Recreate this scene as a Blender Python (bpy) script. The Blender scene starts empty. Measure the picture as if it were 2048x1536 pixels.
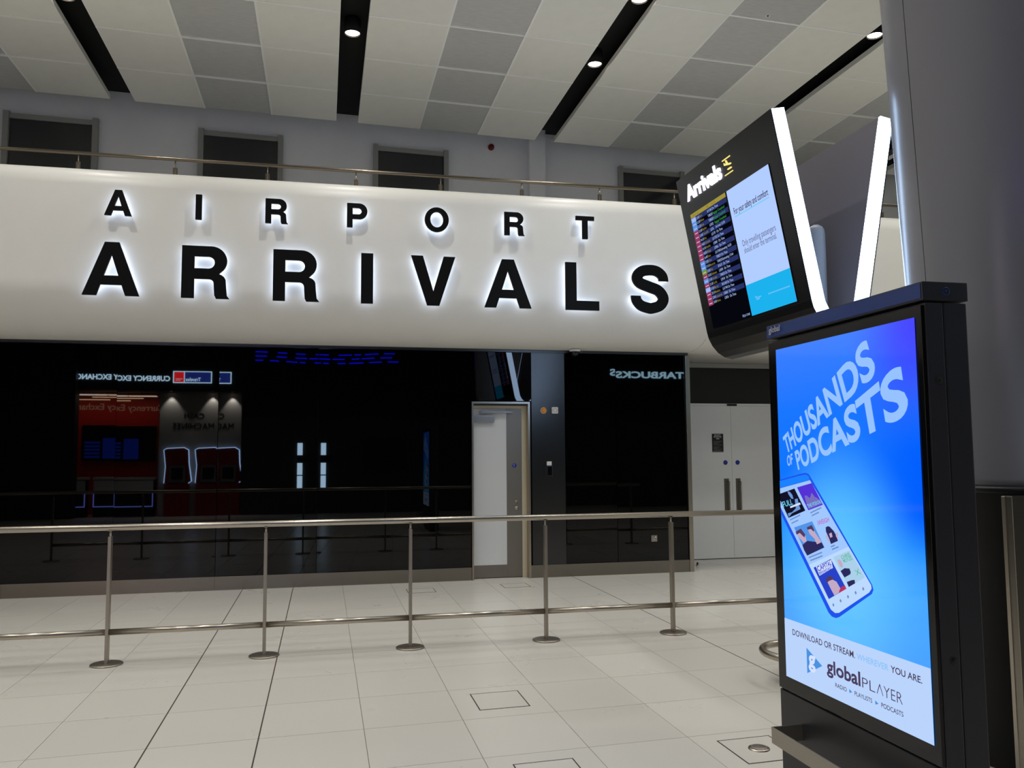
import bpy, bmesh, math, random
from mathutils import Vector, Matrix, Euler
random.seed(7)
SC = bpy.context.scene
COL = SC.collection
PI = math.pi

# ------------------------------------------------------------------ camera
cam_d = bpy.data.cameras.new('camera'); cam = bpy.data.objects.new('camera', cam_d); COL.objects.link(cam)
cam_d.sensor_fit = 'HORIZONTAL'; cam_d.sensor_width = 36.0
cam_d.lens = 36.0 * 1695.46 / 2048.0
cam_d.clip_start = 0.05; cam_d.clip_end = 200
YAW, PITCH, ROLL = math.radians(12.538), math.radians(4.792), math.radians(-0.4085)
_F = Vector((math.sin(YAW)*math.cos(PITCH), math.cos(YAW)*math.cos(PITCH), math.sin(PITCH)))
_R = Vector((math.cos(YAW), -math.sin(YAW), 0)); _U = _R.cross(_F)
_R2 = _R*math.cos(ROLL) + _U*math.sin(ROLL); _U2 = -_R*math.sin(ROLL) + _U*math.cos(ROLL)
cam.matrix_world = Matrix(((_R2.x, _U2.x, -_F.x, 0.0), (_R2.y, _U2.y, -_F.y, 0.0), (_R2.z, _U2.z, -_F.z, 1.6), (0, 0, 0, 1)))
SC.camera = cam

# ------------------------------------------------------------------ world, exposure
w = bpy.data.worlds.new('world'); SC.world = w; w.use_nodes = True
w.node_tree.nodes['Background'].inputs[0].default_value = (0.55, 0.6, 0.7, 1)
w.node_tree.nodes['Background'].inputs[1].default_value = 0.02
SC.view_settings.view_transform = 'Standard'; SC.view_settings.look = 'None'
SC.view_settings.exposure = 0.0; SC.view_settings.gamma = 1.0; SC.view_settings.use_curve_mapping = False
DOWN_W = 101.0           # radiant power of one ceiling downlight
LED = 12.0                # radiance of the white light strips

# ------------------------------------------------------------------ materials
def lin(c):
    o = []
    for v in c:
        v = v/255.0
        o.append(v/12.92 if v <= 0.04045 else ((v+0.055)/1.055)**2.4)
    return (o[0], o[1], o[2], 1.0)
MATS = {}
def mat(name, rgb, rough=0.5, metal=0.0, ior=1.45, var=0.0, scale=20.0, bump=0.0, stretch=None, emit=None, estr=0.0, spec=None, objvar=0.0):
    m = bpy.data.materials.new(name); m.use_nodes = True; MATS[name] = m
    nt = m.node_tree; b = nt.nodes['Principled BSDF']
    c = lin(rgb); b.inputs['Base Color'].default_value = c
    b.inputs['Roughness'].default_value = rough; b.inputs['Metallic'].default_value = metal; b.inputs['IOR'].default_value = ior
    if spec is not None: b.inputs['Specular IOR Level'].default_value = spec
    if emit: b.inputs['Emission Color'].default_value = lin(emit); b.inputs['Emission Strength'].default_value = estr
    if var or bump or objvar:
        tc = nt.nodes.new('ShaderNodeTexCoord'); mp = nt.nodes.new('ShaderNodeMapping')
        nt.links.new(tc.outputs['Object'], mp.inputs[0])
        if stretch: mp.inputs['Scale'].default_value = stretch
        nz = nt.nodes.new('ShaderNodeTexNoise'); nz.inputs['Scale'].default_value = scale; nz.inputs['Detail'].default_value = 4
        nt.links.new(mp.outputs[0], nz.inputs['Vector'])
        if var or objvar:
            mr = nt.nodes.new('ShaderNodeMapRange'); mr.inputs['To Min'].default_value = 1-var; mr.inputs['To Max'].default_value = 1+var
            mr.inputs['From Min'].default_value = 0.3; mr.inputs['From Max'].default_value = 0.7
            nt.links.new(nz.outputs['Fac'], mr.inputs[0])
            val = mr.outputs[0]
            if objvar:
                oi = nt.nodes.new('ShaderNodeObjectInfo'); m2 = nt.nodes.new('ShaderNodeMapRange')
                m2.inputs['To Min'].default_value = 1-objvar; m2.inputs['To Max'].default_value = 1+objvar
                nt.links.new(oi.outputs['Random'], m2.inputs[0])
                mu = nt.nodes.new('ShaderNodeMath'); mu.operation = 'MULTIPLY'
                nt.links.new(val, mu.inputs[0]); nt.links.new(m2.outputs[0], mu.inputs[1]); val = mu.outputs[0]
            mx = nt.nodes.new('ShaderNodeVectorMath'); mx.operation = 'SCALE'; mx.inputs[0].default_value = c[:3]
            nt.links.new(val, mx.inputs['Scale']); nt.links.new(mx.outputs[0], b.inputs['Base Color'])
        if bump:
            bp = nt.nodes.new('ShaderNodeBump'); bp.inputs['Strength'].default_value = bump; bp.inputs['Distance'].default_value = 0.002
            nt.links.new(nz.outputs['Fac'], bp.inputs['Height']); nt.links.new(bp.outputs[0], b.inputs['Normal'])
    return m
def em(name, rgb, s=1.0):
    m = bpy.data.materials.new(name); m.use_nodes = True; MATS[name] = m
    nt = m.node_tree; nt.nodes.remove(nt.nodes['Principled BSDF'])
    e = nt.nodes.new('ShaderNodeEmission'); e.inputs[0].default_value = lin(rgb); e.inputs[1].default_value = s
    nt.links.new(e.outputs[0], nt.nodes['Material Output'].inputs[0])
    if s <= 1.0 and name not in ('scr_pale', 'scr_cyan', 'ad_white'): m.cycles.emission_sampling = 'NONE'
    return m

mat('floor_tile', (208, 204, 196), 0.22, objvar=0.018)
# slow change of polish over the floor
def terrazzo(m):
    nt = m.node_tree; b = nt.nodes['Principled BSDF']; src = b.inputs['Base Color'].links[0].from_socket
    g = nt.nodes.new('ShaderNodeNewGeometry')
    n = nt.nodes.new('ShaderNodeTexNoise'); n.inputs['Scale'].default_value = 2.2; n.inputs['Detail'].default_value = 6
    nt.links.new(g.outputs['Position'], n.inputs['Vector'])
    r2 = nt.nodes.new('ShaderNodeMapRange'); r2.inputs['To Min'].default_value = 0.26; r2.inputs['To Max'].default_value = 0.30
    nt.links.new(n.outputs['Fac'], r2.inputs[0]); nt.links.new(r2.outputs[0], b.inputs['Roughness'])
terrazzo(MATS['floor_tile'])
mat('grout', (120, 114, 104), 0.8)
mat('joint_dark', (62, 50, 46), 0.7)
mat('fascia', (241, 239, 233), 0.38, var=0.01, scale=4)
mat('panel_white', (244, 243, 233), 0.6, var=0.015, scale=6, objvar=0.012)
mat('panel_mesh', (200, 200, 196), 0.7, var=0.06, scale=7, stretch=(1, 6, 1), objvar=0.04)
mat('rail_white', (255, 255, 250), 0.5)
mat('void', (9, 9, 9), 0.8)
mat('wall_grey', (236, 237, 240), 0.75, var=0.015, scale=5)
mat('wall_plain', (242, 242, 240), 0.8)
mat('window_dark', (48, 50, 52), 0.12, ior=1.5)
mat('window_frame', (150, 150, 146), 0.45)
mat('black_glass', (2, 2, 2), 0.015, ior=1.42)
mat('black_satin', (7, 8, 11), 0.25, ior=1.75)
mat('black_paint', (9, 9, 10), 0.5)
mat('steel', (176, 168, 156), 0.28, metal=1.0, var=0.03, scale=30, stretch=(1, 1, 20))
mat('steel_brushed', (168, 160, 148), 0.4, metal=1.0, var=0.05, scale=40, stretch=(1, 1, 25))
mat('skirting_steel', (140, 134, 125), 0.24, metal=1.0, var=0.04, scale=30, stretch=(20, 1, 1))
mat('bronze_rail', (128, 118, 104), 0.3, metal=1.0)
mat('plate_steel', (104, 100, 92), 0.4, metal=0.9)
mat('steel_dark', (142, 136, 128), 0.44, metal=1.0, var=0.04, scale=40, stretch=(25, 1, 1))
mat('door_white', (206, 208, 208), 0.5)
mat('door_grey', (224, 225, 224), 0.5, var=0.01, scale=8)
mat('jamb_cream', (196, 186, 158), 0.5)
mat('closer_silver', (150, 150, 152), 0.3, metal=0.6)
mat('sticker_blue', (36, 52, 150), 0.5)
mat('sticker_white', (230, 232, 236), 0.6)
mat('notice_black', (22, 22, 22), 0.6)
mat('plastic_white', (222, 220, 214), 0.4)
mat('plastic_grey', (120, 120, 118), 0.4)
mat('beacon_amber', (236, 146, 24), 0.15)
mat('alarm_red', (110, 14, 16), 0.35)
mat('letter_black', (4, 4, 5), 0.5, spec=0.2)
mat('sign_black', (13, 13, 15), 0.32)
mat('sign_inner', (92, 88, 96), 0.5)
mat('totem_grey', (50, 51, 56), 0.38)
mat('totem_dark', (30, 30, 33), 0.4)
mat('totem_bezel', (12, 12, 13), 0.12)
mat('totem_blue', (22, 52, 120), 0.14)
mat('lock_black', (16, 16, 17), 0.5)
mat('column_skin', (130, 130, 136), 0.26, ior=1.5)
mat('column_core', (10, 10, 10), 0.6)
mat('post_grey', (170, 172, 176), 0.4)
em('led_white', (186, 216, 255), LED)
em('lens_white', (255, 240, 225), 14.0)
em('halo_white', (212, 228, 255), 3.4)

# ------------------------------------------------------------------ mesh helpers
class B:
    def __init__(s): s.v = []; s.f = []; s.sm = []
    def quad_faces(s, vs, fs, smooth=False):
        o = len(s.v); s.v += [tuple(p) for p in vs]; s.f += [tuple(i+o for i in f) for f in fs]; s.sm += [smooth]*len(fs); return s
    def box(s, x0, x1, y0, y1, z0, z1):
        x0, x1 = min(x0, x1), max(x0, x1); y0, y1 = min(y0, y1), max(y0, y1); z0, z1 = min(z0, z1), max(z0, z1)
        return s.quad_faces([(x0,y0,z0),(x1,y0,z0),(x1,y1,z0),(x0,y1,z0),(x0,y0,z1),(x1,y0,z1),(x1,y1,z1),(x0,y1,z1)],
            [(0,3,2,1),(4,5,6,7),(0,1,5,4),(1,2,6,5),(2,3,7,6),(3,0,4,7)])
    def bbox(s, x0, x1, y0, y1, z0, z1, c):
        """box with chamfered edges"""
        bm = bmesh.new(); bmesh.ops.create_cube(bm, size=1)
        for v in bm.verts: v.co = Vector(((x0+x1)/2+v.co.x*(x1-x0), (y0+y1)/2+v.co.y*(y1-y0), (z0+z1)/2+v.co.z*(z1-z0)))
        bmesh.ops.bevel(bm, geom=list(bm.edges), offset=c, segments=2, affect='EDGES', profile=0.6)
        return s.add_bm(bm)
    def add_bm(s, bm, smooth=False):
        bm.verts.index_update(); s.quad_faces([v.co[:] for v in bm.verts], [tuple(v.index for v in f.verts) for f in bm.faces], smooth); bm.free(); return s
    def prism(s, pts, d):
        """polygon (3d points, ccw seen from +d) extruded by vector d"""
        n = len(pts); d = Vector(d); a = [Vector(p) for p in pts]; b = [p+d for p in a]
        return s.quad_faces(a+b, [tuple(range(n-1, -1, -1)), tuple(range(n, 2*n))] + [(i, (i+1) % n, n+(i+1) % n, n+i) for i in range(n)])
    def poly(s, pts): return s.quad_faces(pts, [tuple(range(len(pts)))])
    def lathe(s, prof, n=32, c=(0,0,0), ax='z', a0=0.0, a1=2*PI, smooth=True):
        full = abs(a1-a0-2*PI) < 1e-6; m = n if full else n+1; vs = []; fs = []
        for i in range(m):
            t = a0+(a1-a0)*i/n
            for r, h in prof:
                p = (r*math.cos(t), r*math.sin(t), h)
                if ax == 'y': p = (p[0], h, p[1])
                if ax == 'x': p = (h, p[0], p[1])
                vs.append((p[0]+c[0], p[1]+c[1], p[2]+c[2]))
        k = len(prof)
        for i in range(n):
            j = (i+1) % m
            for q in range(k-1):
                f = (i*k+q, j*k+q, j*k+q+1, i*k+q+1)
                fs.append(f if ax != 'y' else f[::-1])
        return s.quad_faces(vs, fs, smooth)
    def tube(s, path, r, n=12, caps=True, closed=False):
        P = [Vector(p) for p in path]; m = len(P); rings = []
        up = Vector((0, 0, 1)); prev = None
        for i in range(m):
            if closed: t = P[(i+1) % m]-P[i-1]
            else: t = (P[min(i+1, m-1)]-P[max(i-1, 0)])
            t.normalize()
            if prev is None: u = t.cross(up) if abs(t.dot(up)) < 0.95 else t.cross(Vector((1, 0, 0)))
            else: u = prev - t*prev.dot(t)
            u.normalize(); prev = u; v = t.cross(u)
            rings.append([P[i]+u*(r*math.cos(2*PI*k/n))+v*(r*math.sin(2*PI*k/n)) for k in range(n)])
        vs = [p for rg in rings for p in rg]; fs = []
        for i in range(m if closed else m-1):
            j = (i+1) % m
            for k in range(n): fs.append((i*n+k, i*n+(k+1) % n, j*n+(k+1) % n, j*n+k))
        s.quad_faces(vs, fs, True)
        if caps and not closed:
            o = len(s.v)-len(vs)
            s.f += [tuple(o+k for k in range(n-1, -1, -1)), tuple(o+(m-1)*n+k for k in range(n))]; s.sm += [False, False]
        return s
    def cyl(s, p0, p1, r, n=20): return s.tube([p0, p1], r, n)
    def mesh(s, name):
        me = bpy.data.meshes.new(name); me.from_pydata([tuple(v) for v in s.v], [], s.f)
        me.polygons.foreach_set('use_smooth', s.sm); me.update()
        bm = bmesh.new(); bm.from_mesh(me); bmesh.ops.recalc_face_normals(bm, faces=bm.faces); bm.to_mesh(me); bm.free()
        return me

def setp(o, label=None, cat=None, group=None, kind=None):
    if label: o['label'] = label
    if cat: o['category'] = cat
    if group: o['group'] = group
    if kind: o['kind'] = kind
    return o
def thing(name, label, cat, loc=(0, 0, 0), group=None, kind=None):
    o = bpy.data.objects.new(name, None); COL.objects.link(o); o.location = loc; o.empty_display_size = 0.1
    return setp(o, label, cat, group, kind)
def wloc(o):
    l = Vector((0, 0, 0))
    while o: l += o.location; o = o.parent
    return l
def part(name, b, m, parent=None, origin=None, recalc=True):
    """mesh given in world coordinates; origin moves its pivot"""
    me = b.mesh(name) if isinstance(b, B) else b
    o = bpy.data.objects.new(name, me); COL.objects.link(o)
    if m: me.materials.append(MATS[m])
    base = wloc(parent) if parent else Vector((0, 0, 0))
    org = Vector(origin) if origin is not None else base.copy()
    if org.length: me.transform(Matrix.Translation(-org))
    if parent: o.parent = parent
    o.location = org-base
    return o
def solo(name, b, m, label, cat, group=None, kind=None, origin=None):
    return setp(part(name, b, m, None, origin), label, cat, group, kind)
def copy_tree(o, parent=None):
    c = o.copy(); COL.objects.link(c); c.parent = parent
    for ch in list(o.children): copy_tree(ch, c)
    return c

# flat-print helpers: a surface frame maps (a, b) -> world; text is laid into a quad of the surface by a homography
def homog(q):
    (x0, y0), (x1, y1), (x2, y2), (x3, y3) = q[3], q[2], q[1], q[0]      # bl, br, tr, tl
    dx1, dx2, sx = x1-x2, x3-x2, x0-x1+x2-x3; dy1, dy2, sy = y1-y2, y3-y2, y0-y1+y2-y3
    den = dx1*dy2-dx2*dy1
    g = (sx*dy2-dx2*sy)/den; h = (dx1*sy-sx*dy1)/den
    a, b, c = x1-x0+g*x1, x3-x0+h*x3, x0; d, e, f = y1-y0+g*y1, y3-y0+h*y3, y0
    return lambda u, v: ((a*u+b*v+c)/(g*u+h*v+1), (d*u+e*v+f)/(g*u+h*v+1))
_tc = {}
def text_geo(txt, bold=0.0, ext=0.0):
    k = (txt, bold, ext)
    if k in _tc: return _tc[k]
    c = bpy.data.curves.new('tmp', 'FONT'); c.body = txt; c.size = 1; c.offset = bold; c.extrude = ext; c.resolution_u = 5 if len(txt) < 12 else 3
    o = bpy.data.objects.new('tmp', c); COL.objects.link(o)
    dg = bpy.context.evaluated_depsgraph_get(); me = o.evaluated_get(dg).to_mesh()
    vs = [v.co[:] for v in me.vertices]; fs = [tuple(p.vertices) for p in me.polygons]
    o.evaluated_get(dg).to_mesh_clear(); bpy.data.objects.remove(o); bpy.data.curves.remove(c)
    _tc[k] = (vs, fs); return vs, fs
class Surf:
    def __init__(s, o, r, u):
        s.o, s.r, s.u = Vector(o), Vector(r), Vector(u); s.n = s.r.cross(s.u)
    def P(s, a, b, h=0.0): return s.o+s.r*a+s.u*b+s.n*h
    def text(s, b, txt, quad, h=0.002, bold=0.0, base=False, thick=0.0):
        vs, fs = text_geo(txt, bold, 0.5 if thick else 0.0)
        x0, x1 = min(v[0] for v in vs), max(v[0] for v in vs); y0, y1 = min(v[1] for v in vs), max(v[1] for v in vs)
        if base: y0 = 0.0
        H = homog(quad)
        b.quad_faces([s.P(*H((v[0]-x0)/(x1-x0), (v[1]-y0)/(y1-y0)), h+(v[2]+0.5)*thick if thick else h) for v in vs], fs); return b
    def line(s, b, txt, a, bb, hgt, h=0.002, bold=0.0, maxw=None, squeeze=1.0):
        """text with cap height hgt, starting at (a, bb)"""
        vs, fs = text_geo(txt, bold); cap = 0.7
        x0 = min(v[0] for v in vs); x1 = max(v[0] for v in vs); k = hgt/cap; kx = k*squeeze
        if maxw and (x1-x0)*kx > maxw: kx = maxw/(x1-x0)
        b.quad_faces([s.P(a+(v[0]-x0)*kx, bb+v[1]*k, h) for v in vs], fs); return b
    def poly(s, b, pts, h=0.001): return b.poly([s.P(x, y, h) for x, y in pts])
    def rect(s, b, a0, a1, b0, b1, h=0.001): return s.poly(b, [(a0, b0), (a1, b0), (a1, b1), (a0, b1)], h)
def rq(a0, a1, b0, b1): return [(a0, b1), (a1, b1), (a1, b0), (a0, b0)]

# ------------------------------------------------------------------ floor
SKF = 0.048                                                     # the cross joints run a little askew
floor = part('floor', B().box(-9.2, 12.2, -6.2, 14.2, -0.3, -0.004), 'grout')
setp(floor, 'pale terrazzo tile floor of the arrivals hall', 'floor', kind='structure')
TX, TY, GX = 0.594, 0.665, 0.0018
def tile_quad(i, j, gx=GX, gy=0.0018):
    x0, x1 = 0.251+i*TX+gx, 0.251+(i+1)*TX-gx
    y0, y1 = 5.204-0.2*SKF+j*TY+gy, 5.204-0.2*SKF+(j+1)*TY-gy
    return x0, x1, y0, y1
def tile_box(b, i, j):
    x0, x1, y0, y1 = tile_quad(i, j); t = [(x0, y0+SKF*x0), (x1, y0+SKF*x1), (x1, y1+SKF*x1), (x0, y1+SKF*x0)]
    return b.prism([(x, y, -0.02) for x, y in t], (0, 0, 0.02))
rest = B(); proto_t = None
for i in range(-16, 20):
    for j in range(-17, 14):
        if -8 <= i <= 11 and -2 <= j <= 10 and not (i > 6 and j < 0):
            x0, x1, y0, y1 = tile_quad(i, j); org = (x0, y0+SKF*x0, 0)
            if proto_t is None:
                proto_t = part('tile', tile_box(B(), i, j), 'floor_tile', floor, org)
            else:
                o = proto_t.copy(); COL.objects.link(o); o.location = org; o.parent = floor
        else: tile_box(rest, i, j)
setp(part('tile_field', rest, 'floor_tile', floor), kind='stuff')
for i in (-2, -1, 5):
    x = 0.251+i*TX
    part('expansion_joint', B().box(x-0.004, x+0.004, -6, 10.88 if i != 5 else 10.9, -0.01, 0.0006), 'joint_dark', floor)

def floor_cover(label, x0, x1, y0, y1, cap=False):
    t = thing('floor_access_cover', label, 'floor hatch', (x0, y0, 0), 'floor access covers')
    sk = lambda x, y: y+SKF*(x-x0)
    o = [(x0, y0), (x1, sk(x1, y0)), (x1, sk(x1, y1)), (x0, y1)]
    g = 0.007
    i_ = [(x0+g, y0+g), (x1-g, sk(x1, y0)+g), (x1-g, sk(x1, y1)-g), (x0+g, y1-g)]
    fr = B()
    for k in range(4):
        a, b_, c, d = o[k], o[(k+1) % 4], i_[(k+1) % 4], i_[k]
        fr.prism([(a[0], a[1], 0.0002), (b_[0], b_[1], 0.0002), (c[0], c[1], 0.0002), (d[0], d[1], 0.0002)], (0, 0, 0.0016))
    part('frame', fr, 'joint_dark', t)
    part('infill', B().prism([(p[0], p[1], 0.0002) for p in i_], (0, 0, 0.001)), 'floor_tile', t)
    if cap:
        c = (2.328, 4.353, 0)
        k = part('socket_cap', B().lathe([(0, 0.012), (0.035, 0.012), (0.042, 0.010), (0.044, 0.008), (0.056, 0.007), (0.058, 0.0012)], 32, c), 'steel', t)
        part('rim', B().lathe([(0.036, 0.0125), (0.041, 0.0135), (0.044, 0.0115)], 32, c), 'steel_dark', k)
floor_cover('square floor hatch in the open floor below the middle railing post', 0.978, 1.311, 5.403, 5.773)
floor_cover('square floor hatch cut by the bottom edge of the picture', 0.976, 1.306, 4.07, 4.44)
floor_cover('square floor hatch with a round steel cap beside the advertising totem', 2.162, 2.49, 4.157, 4.525, True)
floor_cover('square floor hatch against the black wall, left of the white door', 0.987, 1.318, 10.083, 10.40)
floor_cover('square floor hatch in front of the white single door', 2.16, 2.49, 10.19, 10.50)

# ------------------------------------------------------------------ ceiling
SKC = 0.0535
ceil = part('ceiling', B().box(-9.2, 12.2, -6.2, 14.2, 6.93, 7.1), 'void')
setp(ceil, 'suspended panel ceiling with black lighting slots', 'ceiling', kind='structure')
CZ = 6.70
def ceil_box(b, x0, x1, y0, y1, z0, z1): return b.prism([(x0, y0+SKC*x0, z0), (x1, y0+SKC*x1, z0), (x1, y1+SKC*x1, z0), (x0, y1+SKC*x0, z0)], (0, 0, z1-z0))
pw = pm = pr = psd = None
YEND = 12.82
for s in range(-3, 4):
    xs = 0.46+3.16*s
    if xs+2.84 < -9.2 or xs > 12: continue
    for r in range(0, 17):
        y1 = YEND-r*1.088; y0 = y1-1.082
        if y0 < -4.6: continue
        for c in range(3):
            x0 = xs+0.004+c*0.9467; x1 = x0+0.939; org = (x0, y0+SKC*x0, CZ)
            if c == 1:
                if pm is None: pm = part('mesh_panel', ceil_box(B(), x0, x1, y0, y1, CZ+0.012, CZ+0.03), 'panel_mesh', ceil, org); o = pm
                else: o = pm.copy(); COL.objects.link(o); o.location = org; o.parent = ceil
            else:
                if pw is None: pw = part('panel', ceil_box(B(), x0, x1, y0, y1, CZ, CZ+0.07), 'panel_white', ceil, org); o = pw
                else: o = pw.copy(); COL.objects.link(o); o.location = org; o.parent = ceil
        org = (xs, y0-0.005+SKC*xs, CZ)
        if pr is None:
            pr = part('grid_rail', ceil_box(B(), xs+0.004, xs+2.836, y0-0.016, y0+0.010, CZ-0.005, CZ+0.05), 'rail_white', ceil, org)
        else: o = pr.copy(); COL.objects.link(o); o.location = org; o.parent = ceil
    for xe in (xs+0.9467, xs+1.8935):
        part('grid_rail', ceil_box(B(), xe-0.012, xe+0.012, -4.6, YEND, CZ-0.004, CZ+0.05), 'rail_white', ceil)

# ------------------------------------------------------------------ upper gallery
def UW(x, dy=0.0): return 13.1+SKC*x+dy
ub = B()
ub.quad_faces([(-9.2, UW(-9.2), 3.6), (12.2, UW(12.2), 3.6), (12.2, UW(12.2), 6.93), (-9.2, UW(-9.2), 6.93),
               (-9.2, UW(-9.2, .2), 3.6), (12.2, UW(12.2, .2), 3.6), (12.2, UW(12.2, .2), 6.93), (-9.2, UW(-9.2, .2), 6.93)],
              [(0, 1, 2, 3), (7, 6, 5, 4), (0, 4, 5, 1), (3, 2, 6, 7), (1, 5, 6, 2), (0, 3, 7, 4)])
uw = part('wall_upper', ub, 'wall_grey'); setp(uw, 'lilac grey gallery wall above the white fascia', 'wall', kind='structure')
def wall_prism(b, x0, x1, d0, d1, z0, z1):
    return b.prism([(x0, UW(x0, d0), z0), (x1, UW(x1, d0), z0), (x1, UW(x1, d1), z0), (x0, UW(x0, d1), z0)], (0, 0, z1-z0))
part('pilaster', wall_prism(B(), 3.24, 3.51, -0.16, 0.0, 4.0, 6.93), 'wall_grey', uw)
win = [(-4.44, -3.22), (-1.865, -0.65), (0.712, 1.905), (4.84, 6.06), (7.45, 8.67)]
wl = ['leftmost dark gallery window above the letter A of AIRPORT', 'second dark gallery window from the left, above the letter I of AIRPORT',
      'dark gallery window above the letter O of AIRPORT', 'dark gallery window beside the hanging arrivals sign', 'dark gallery window seen behind the lit V of the hanging sign']
for n, (a, b_) in enumerate(win):
    t = thing('window_%d' % (n+1), wl[n], 'window', (a, UW(a), 4.1), kind='structure')
    part('pane', wall_prism(B(), a+0.07, b_-0.07, -0.03, -0.012, 4.1, 6.4), 'window_dark', t)
    part('frame_jamb', wall_prism(B(), a, a+0.075, -0.08, -0.001, 4.1, 6.475), 'window_frame', t)
    part('frame_jamb', wall_prism(B(), b_-0.075, b_, -0.08, -0.001, 4.1, 6.475), 'window_frame', t)
    part('frame_head', wall_prism(B(), a+0.075, b_-0.075, -0.06, -0.001, 6.38, 6.45), 'window_frame', t)
    part('mullion', wall_prism(B(), a+0.07, b_-0.07, -0.045, -0.03, 5.2, 5.23), 'window_frame', t)
gf = part('floor_gallery', B().box(-9.2, 12.2, 10.35, 14.0, 3.75, 4.05), 'wall_plain'); setp(gf, 'gallery floor slab behind the fascia', 'floor', kind='structure')

# white fascia: one long extruded profile with a rounded crown and a curved underside
prof = [(10.42, 4.06), (10.42, 4.83), (10.36, 4.868), (10.24, 4.868), (10.14, 4.848), (10.06, 4.815), (10.0, 4.765), (9.965, 4.70), (9.95, 4.62), (9.95, 4.1), (9.95, 3.56), (9.962, 3.48), (9.99, 3.41),
        (10.04, 3.34), (10.11, 3.265), (10.2, 3.19), (10.31, 3.12), (10.45, 3.055), (10.62, 3.015), (10.8, 3.0), (10.98, 2.998), (12.4, 2.998), (12.4, 3.06)]
def fascia_strip(x0, x1):
    b = B(); m = len(prof); vs = [(x, y, z) for x in (x0, x1) for y, z in prof]
    return b.quad_faces(vs, [(i, i+1, m+i+1, m+i) for i in range(m-1)], True)
fa = thing('wall_fascia', 'white curved fascia carrying the AIRPORT ARRIVALS letters', 'fascia', (0, 9.95, 3.0), kind='structure')
for x0, x1 in ((-9.2, -4.2), (-4.197, 4.93), (4.933, 12.2)): part('panel', fascia_strip(x0, x1), 'fascia', fa)

# ------------------------------------------------------------------ black glass wall
YW = 10.93
wf = part('wall_front', B().box(-9.2, 1.885, YW+0.055, YW+0.2, 0, 2.998).box(2.665, 4.9, YW+0.055, YW+0.2, 0, 2.998).box(1.885, 2.665, YW+0.055, YW+0.2, 2.31, 2.998).box(4.75, 4.9, YW+0.03, 12.1, 0, 2.998), 'black_paint')
setp(wf, 'black glass wall under the white fascia', 'wall', kind='structure')
def pane(x0, x1, z0, z1, yaw=0.0, tilt=0.0, m='black_glass', y=YW):
    c = ((x0+x1)/2, y+0.006, (z0+z1)/2)
    o = part('pane', B().box(x0+0.0025, x1-0.0025, y, y+0.012, z0, z1), m, wf, c)
    o.rotation_euler = (math.radians(tilt), 0, math.radians(yaw)); return o
ZT = 2.965
for x0, x1, yaw, tilt in ((-8.27, -7.1, 0.4, 0), (-7.1, -5.93, 0.8, 0), (-5.93, -4.76, 0.6, 0), (-4.76, -3.59, 0.9, 0), (-3.59, -2.427, 1.0, 0.04), (-2.427, -1.264, 0, 0), (-1.264, -0.072, -1.06, 0),
                          (-0.072, 1.097, -2.4, 0), (3.873, 4.886, 0, 0), (3.152, 3.873, 0.35, 0.15)):
    pane(x0, x1, 0.16, ZT, yaw, tilt)
pane(1.097, 1.878, 0.16, ZT); pane(1.878, 2.69, 2.315, ZT)
pane(2.69, 3.152, 0.16, ZT, m='black_satin', y=YW-0.006)
part('head_trim', B().box(-9.2, 4.93, YW-0.03, YW+0.03, 2.962, 2.997), 'black_satin', wf)
part('end_trim', B().bbox(4.889, 4.952, YW-0.03, YW+0.06, 0, 2.96, 0.004), 'steel', wf)
bb = thing('baseboard_front', 'brushed steel skirting along the black glass wall', 'skirting', (0, YW, 0), kind='structure')
for x0, x1 in ((-8.27, -5.93), (-5.93, -3.59), (-3.59, -1.264), (-1.264, 1.097), (1.097, 1.88), (2.662, 4.888)):
    part('skirting_board', B().box(x0+0.001, x1-0.001, YW-0.022, YW+0.02, 0.001, 0.163), 'skirting_steel', bb)
setp(part('wall_left', B().box(-9.4, -9.2, -6.2, 14.2, 0, 7.0), 'wall_plain'), 'plain grey side wall of the hall', 'wall', kind='structure')
setp(part('wall_right', B().box(12.2, 12.4, -6.2, 14.2, 0, 7.0), 'wall_plain'), 'plain grey side wall beyond the double doors', 'wall', kind='structure')

# single door in the black wall
d1 = thing('door_1', 'white single door with steel edge plate in the black glass wall', 'door', (2.27, YW, 0), kind='structure')
fr = B(); Y0 = YW-0.035
fr.box(1.884, 1.906, Y0, YW+0.16, 0.001, 2.30).box(2.638, 2.664, Y0, YW+0.16, 0.001, 2.30).box(1.906, 2.638, Y0, YW+0.16, 2.275, 2.30)
fm = part('frame', fr, 'steel', d1)
part('frame_stop', B().box(2.577, 2.638, YW+0.09, YW+0.16, 0.001, 2.255).box(1.906, 2.577, YW+0.09, YW+0.16, 2.215, 2.255), 'jamb_cream', fm)
lf = part('leaf', B().box(1.908, 2.372, YW+0.10, YW+0.145, 0.17, 2.213), 'door_white', d1)
part('kick_plate', B().box(1.908, 2.372, YW+0.096, YW+0.145, 0.008, 0.17), 'steel_dark', lf)
part('edge_plate', B().box(2.373, 2.576, YW+0.094, YW+0.145, 0.008, 2.213), 'steel_dark', lf)
part('door_closer', B().bbox(1.91, 2.2, YW+0.045, YW+0.10, 2.03, 2.12, 0.006), 'closer_silver', lf)
part('closer_arm', B().box(2.01, 2.44, YW+0.03, YW+0.09, 2.155, 2.18), 'closer_silver', lf)
st = part('sticker', B().lathe([(0, -0.001), (0.03, -0.001), (0.03, 0.0)], 24, (2.475, YW+0.0935, 1.463), 'y'), 'sticker_blue', lf)
part('lock', B().lathe([(0, -0.012), (0.022, -0.012), (0.026, -0.006), (0.026, 0.0)], 24, (2.5, YW+0.0935, 0.90), 'y'), 'steel', lf)
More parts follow.
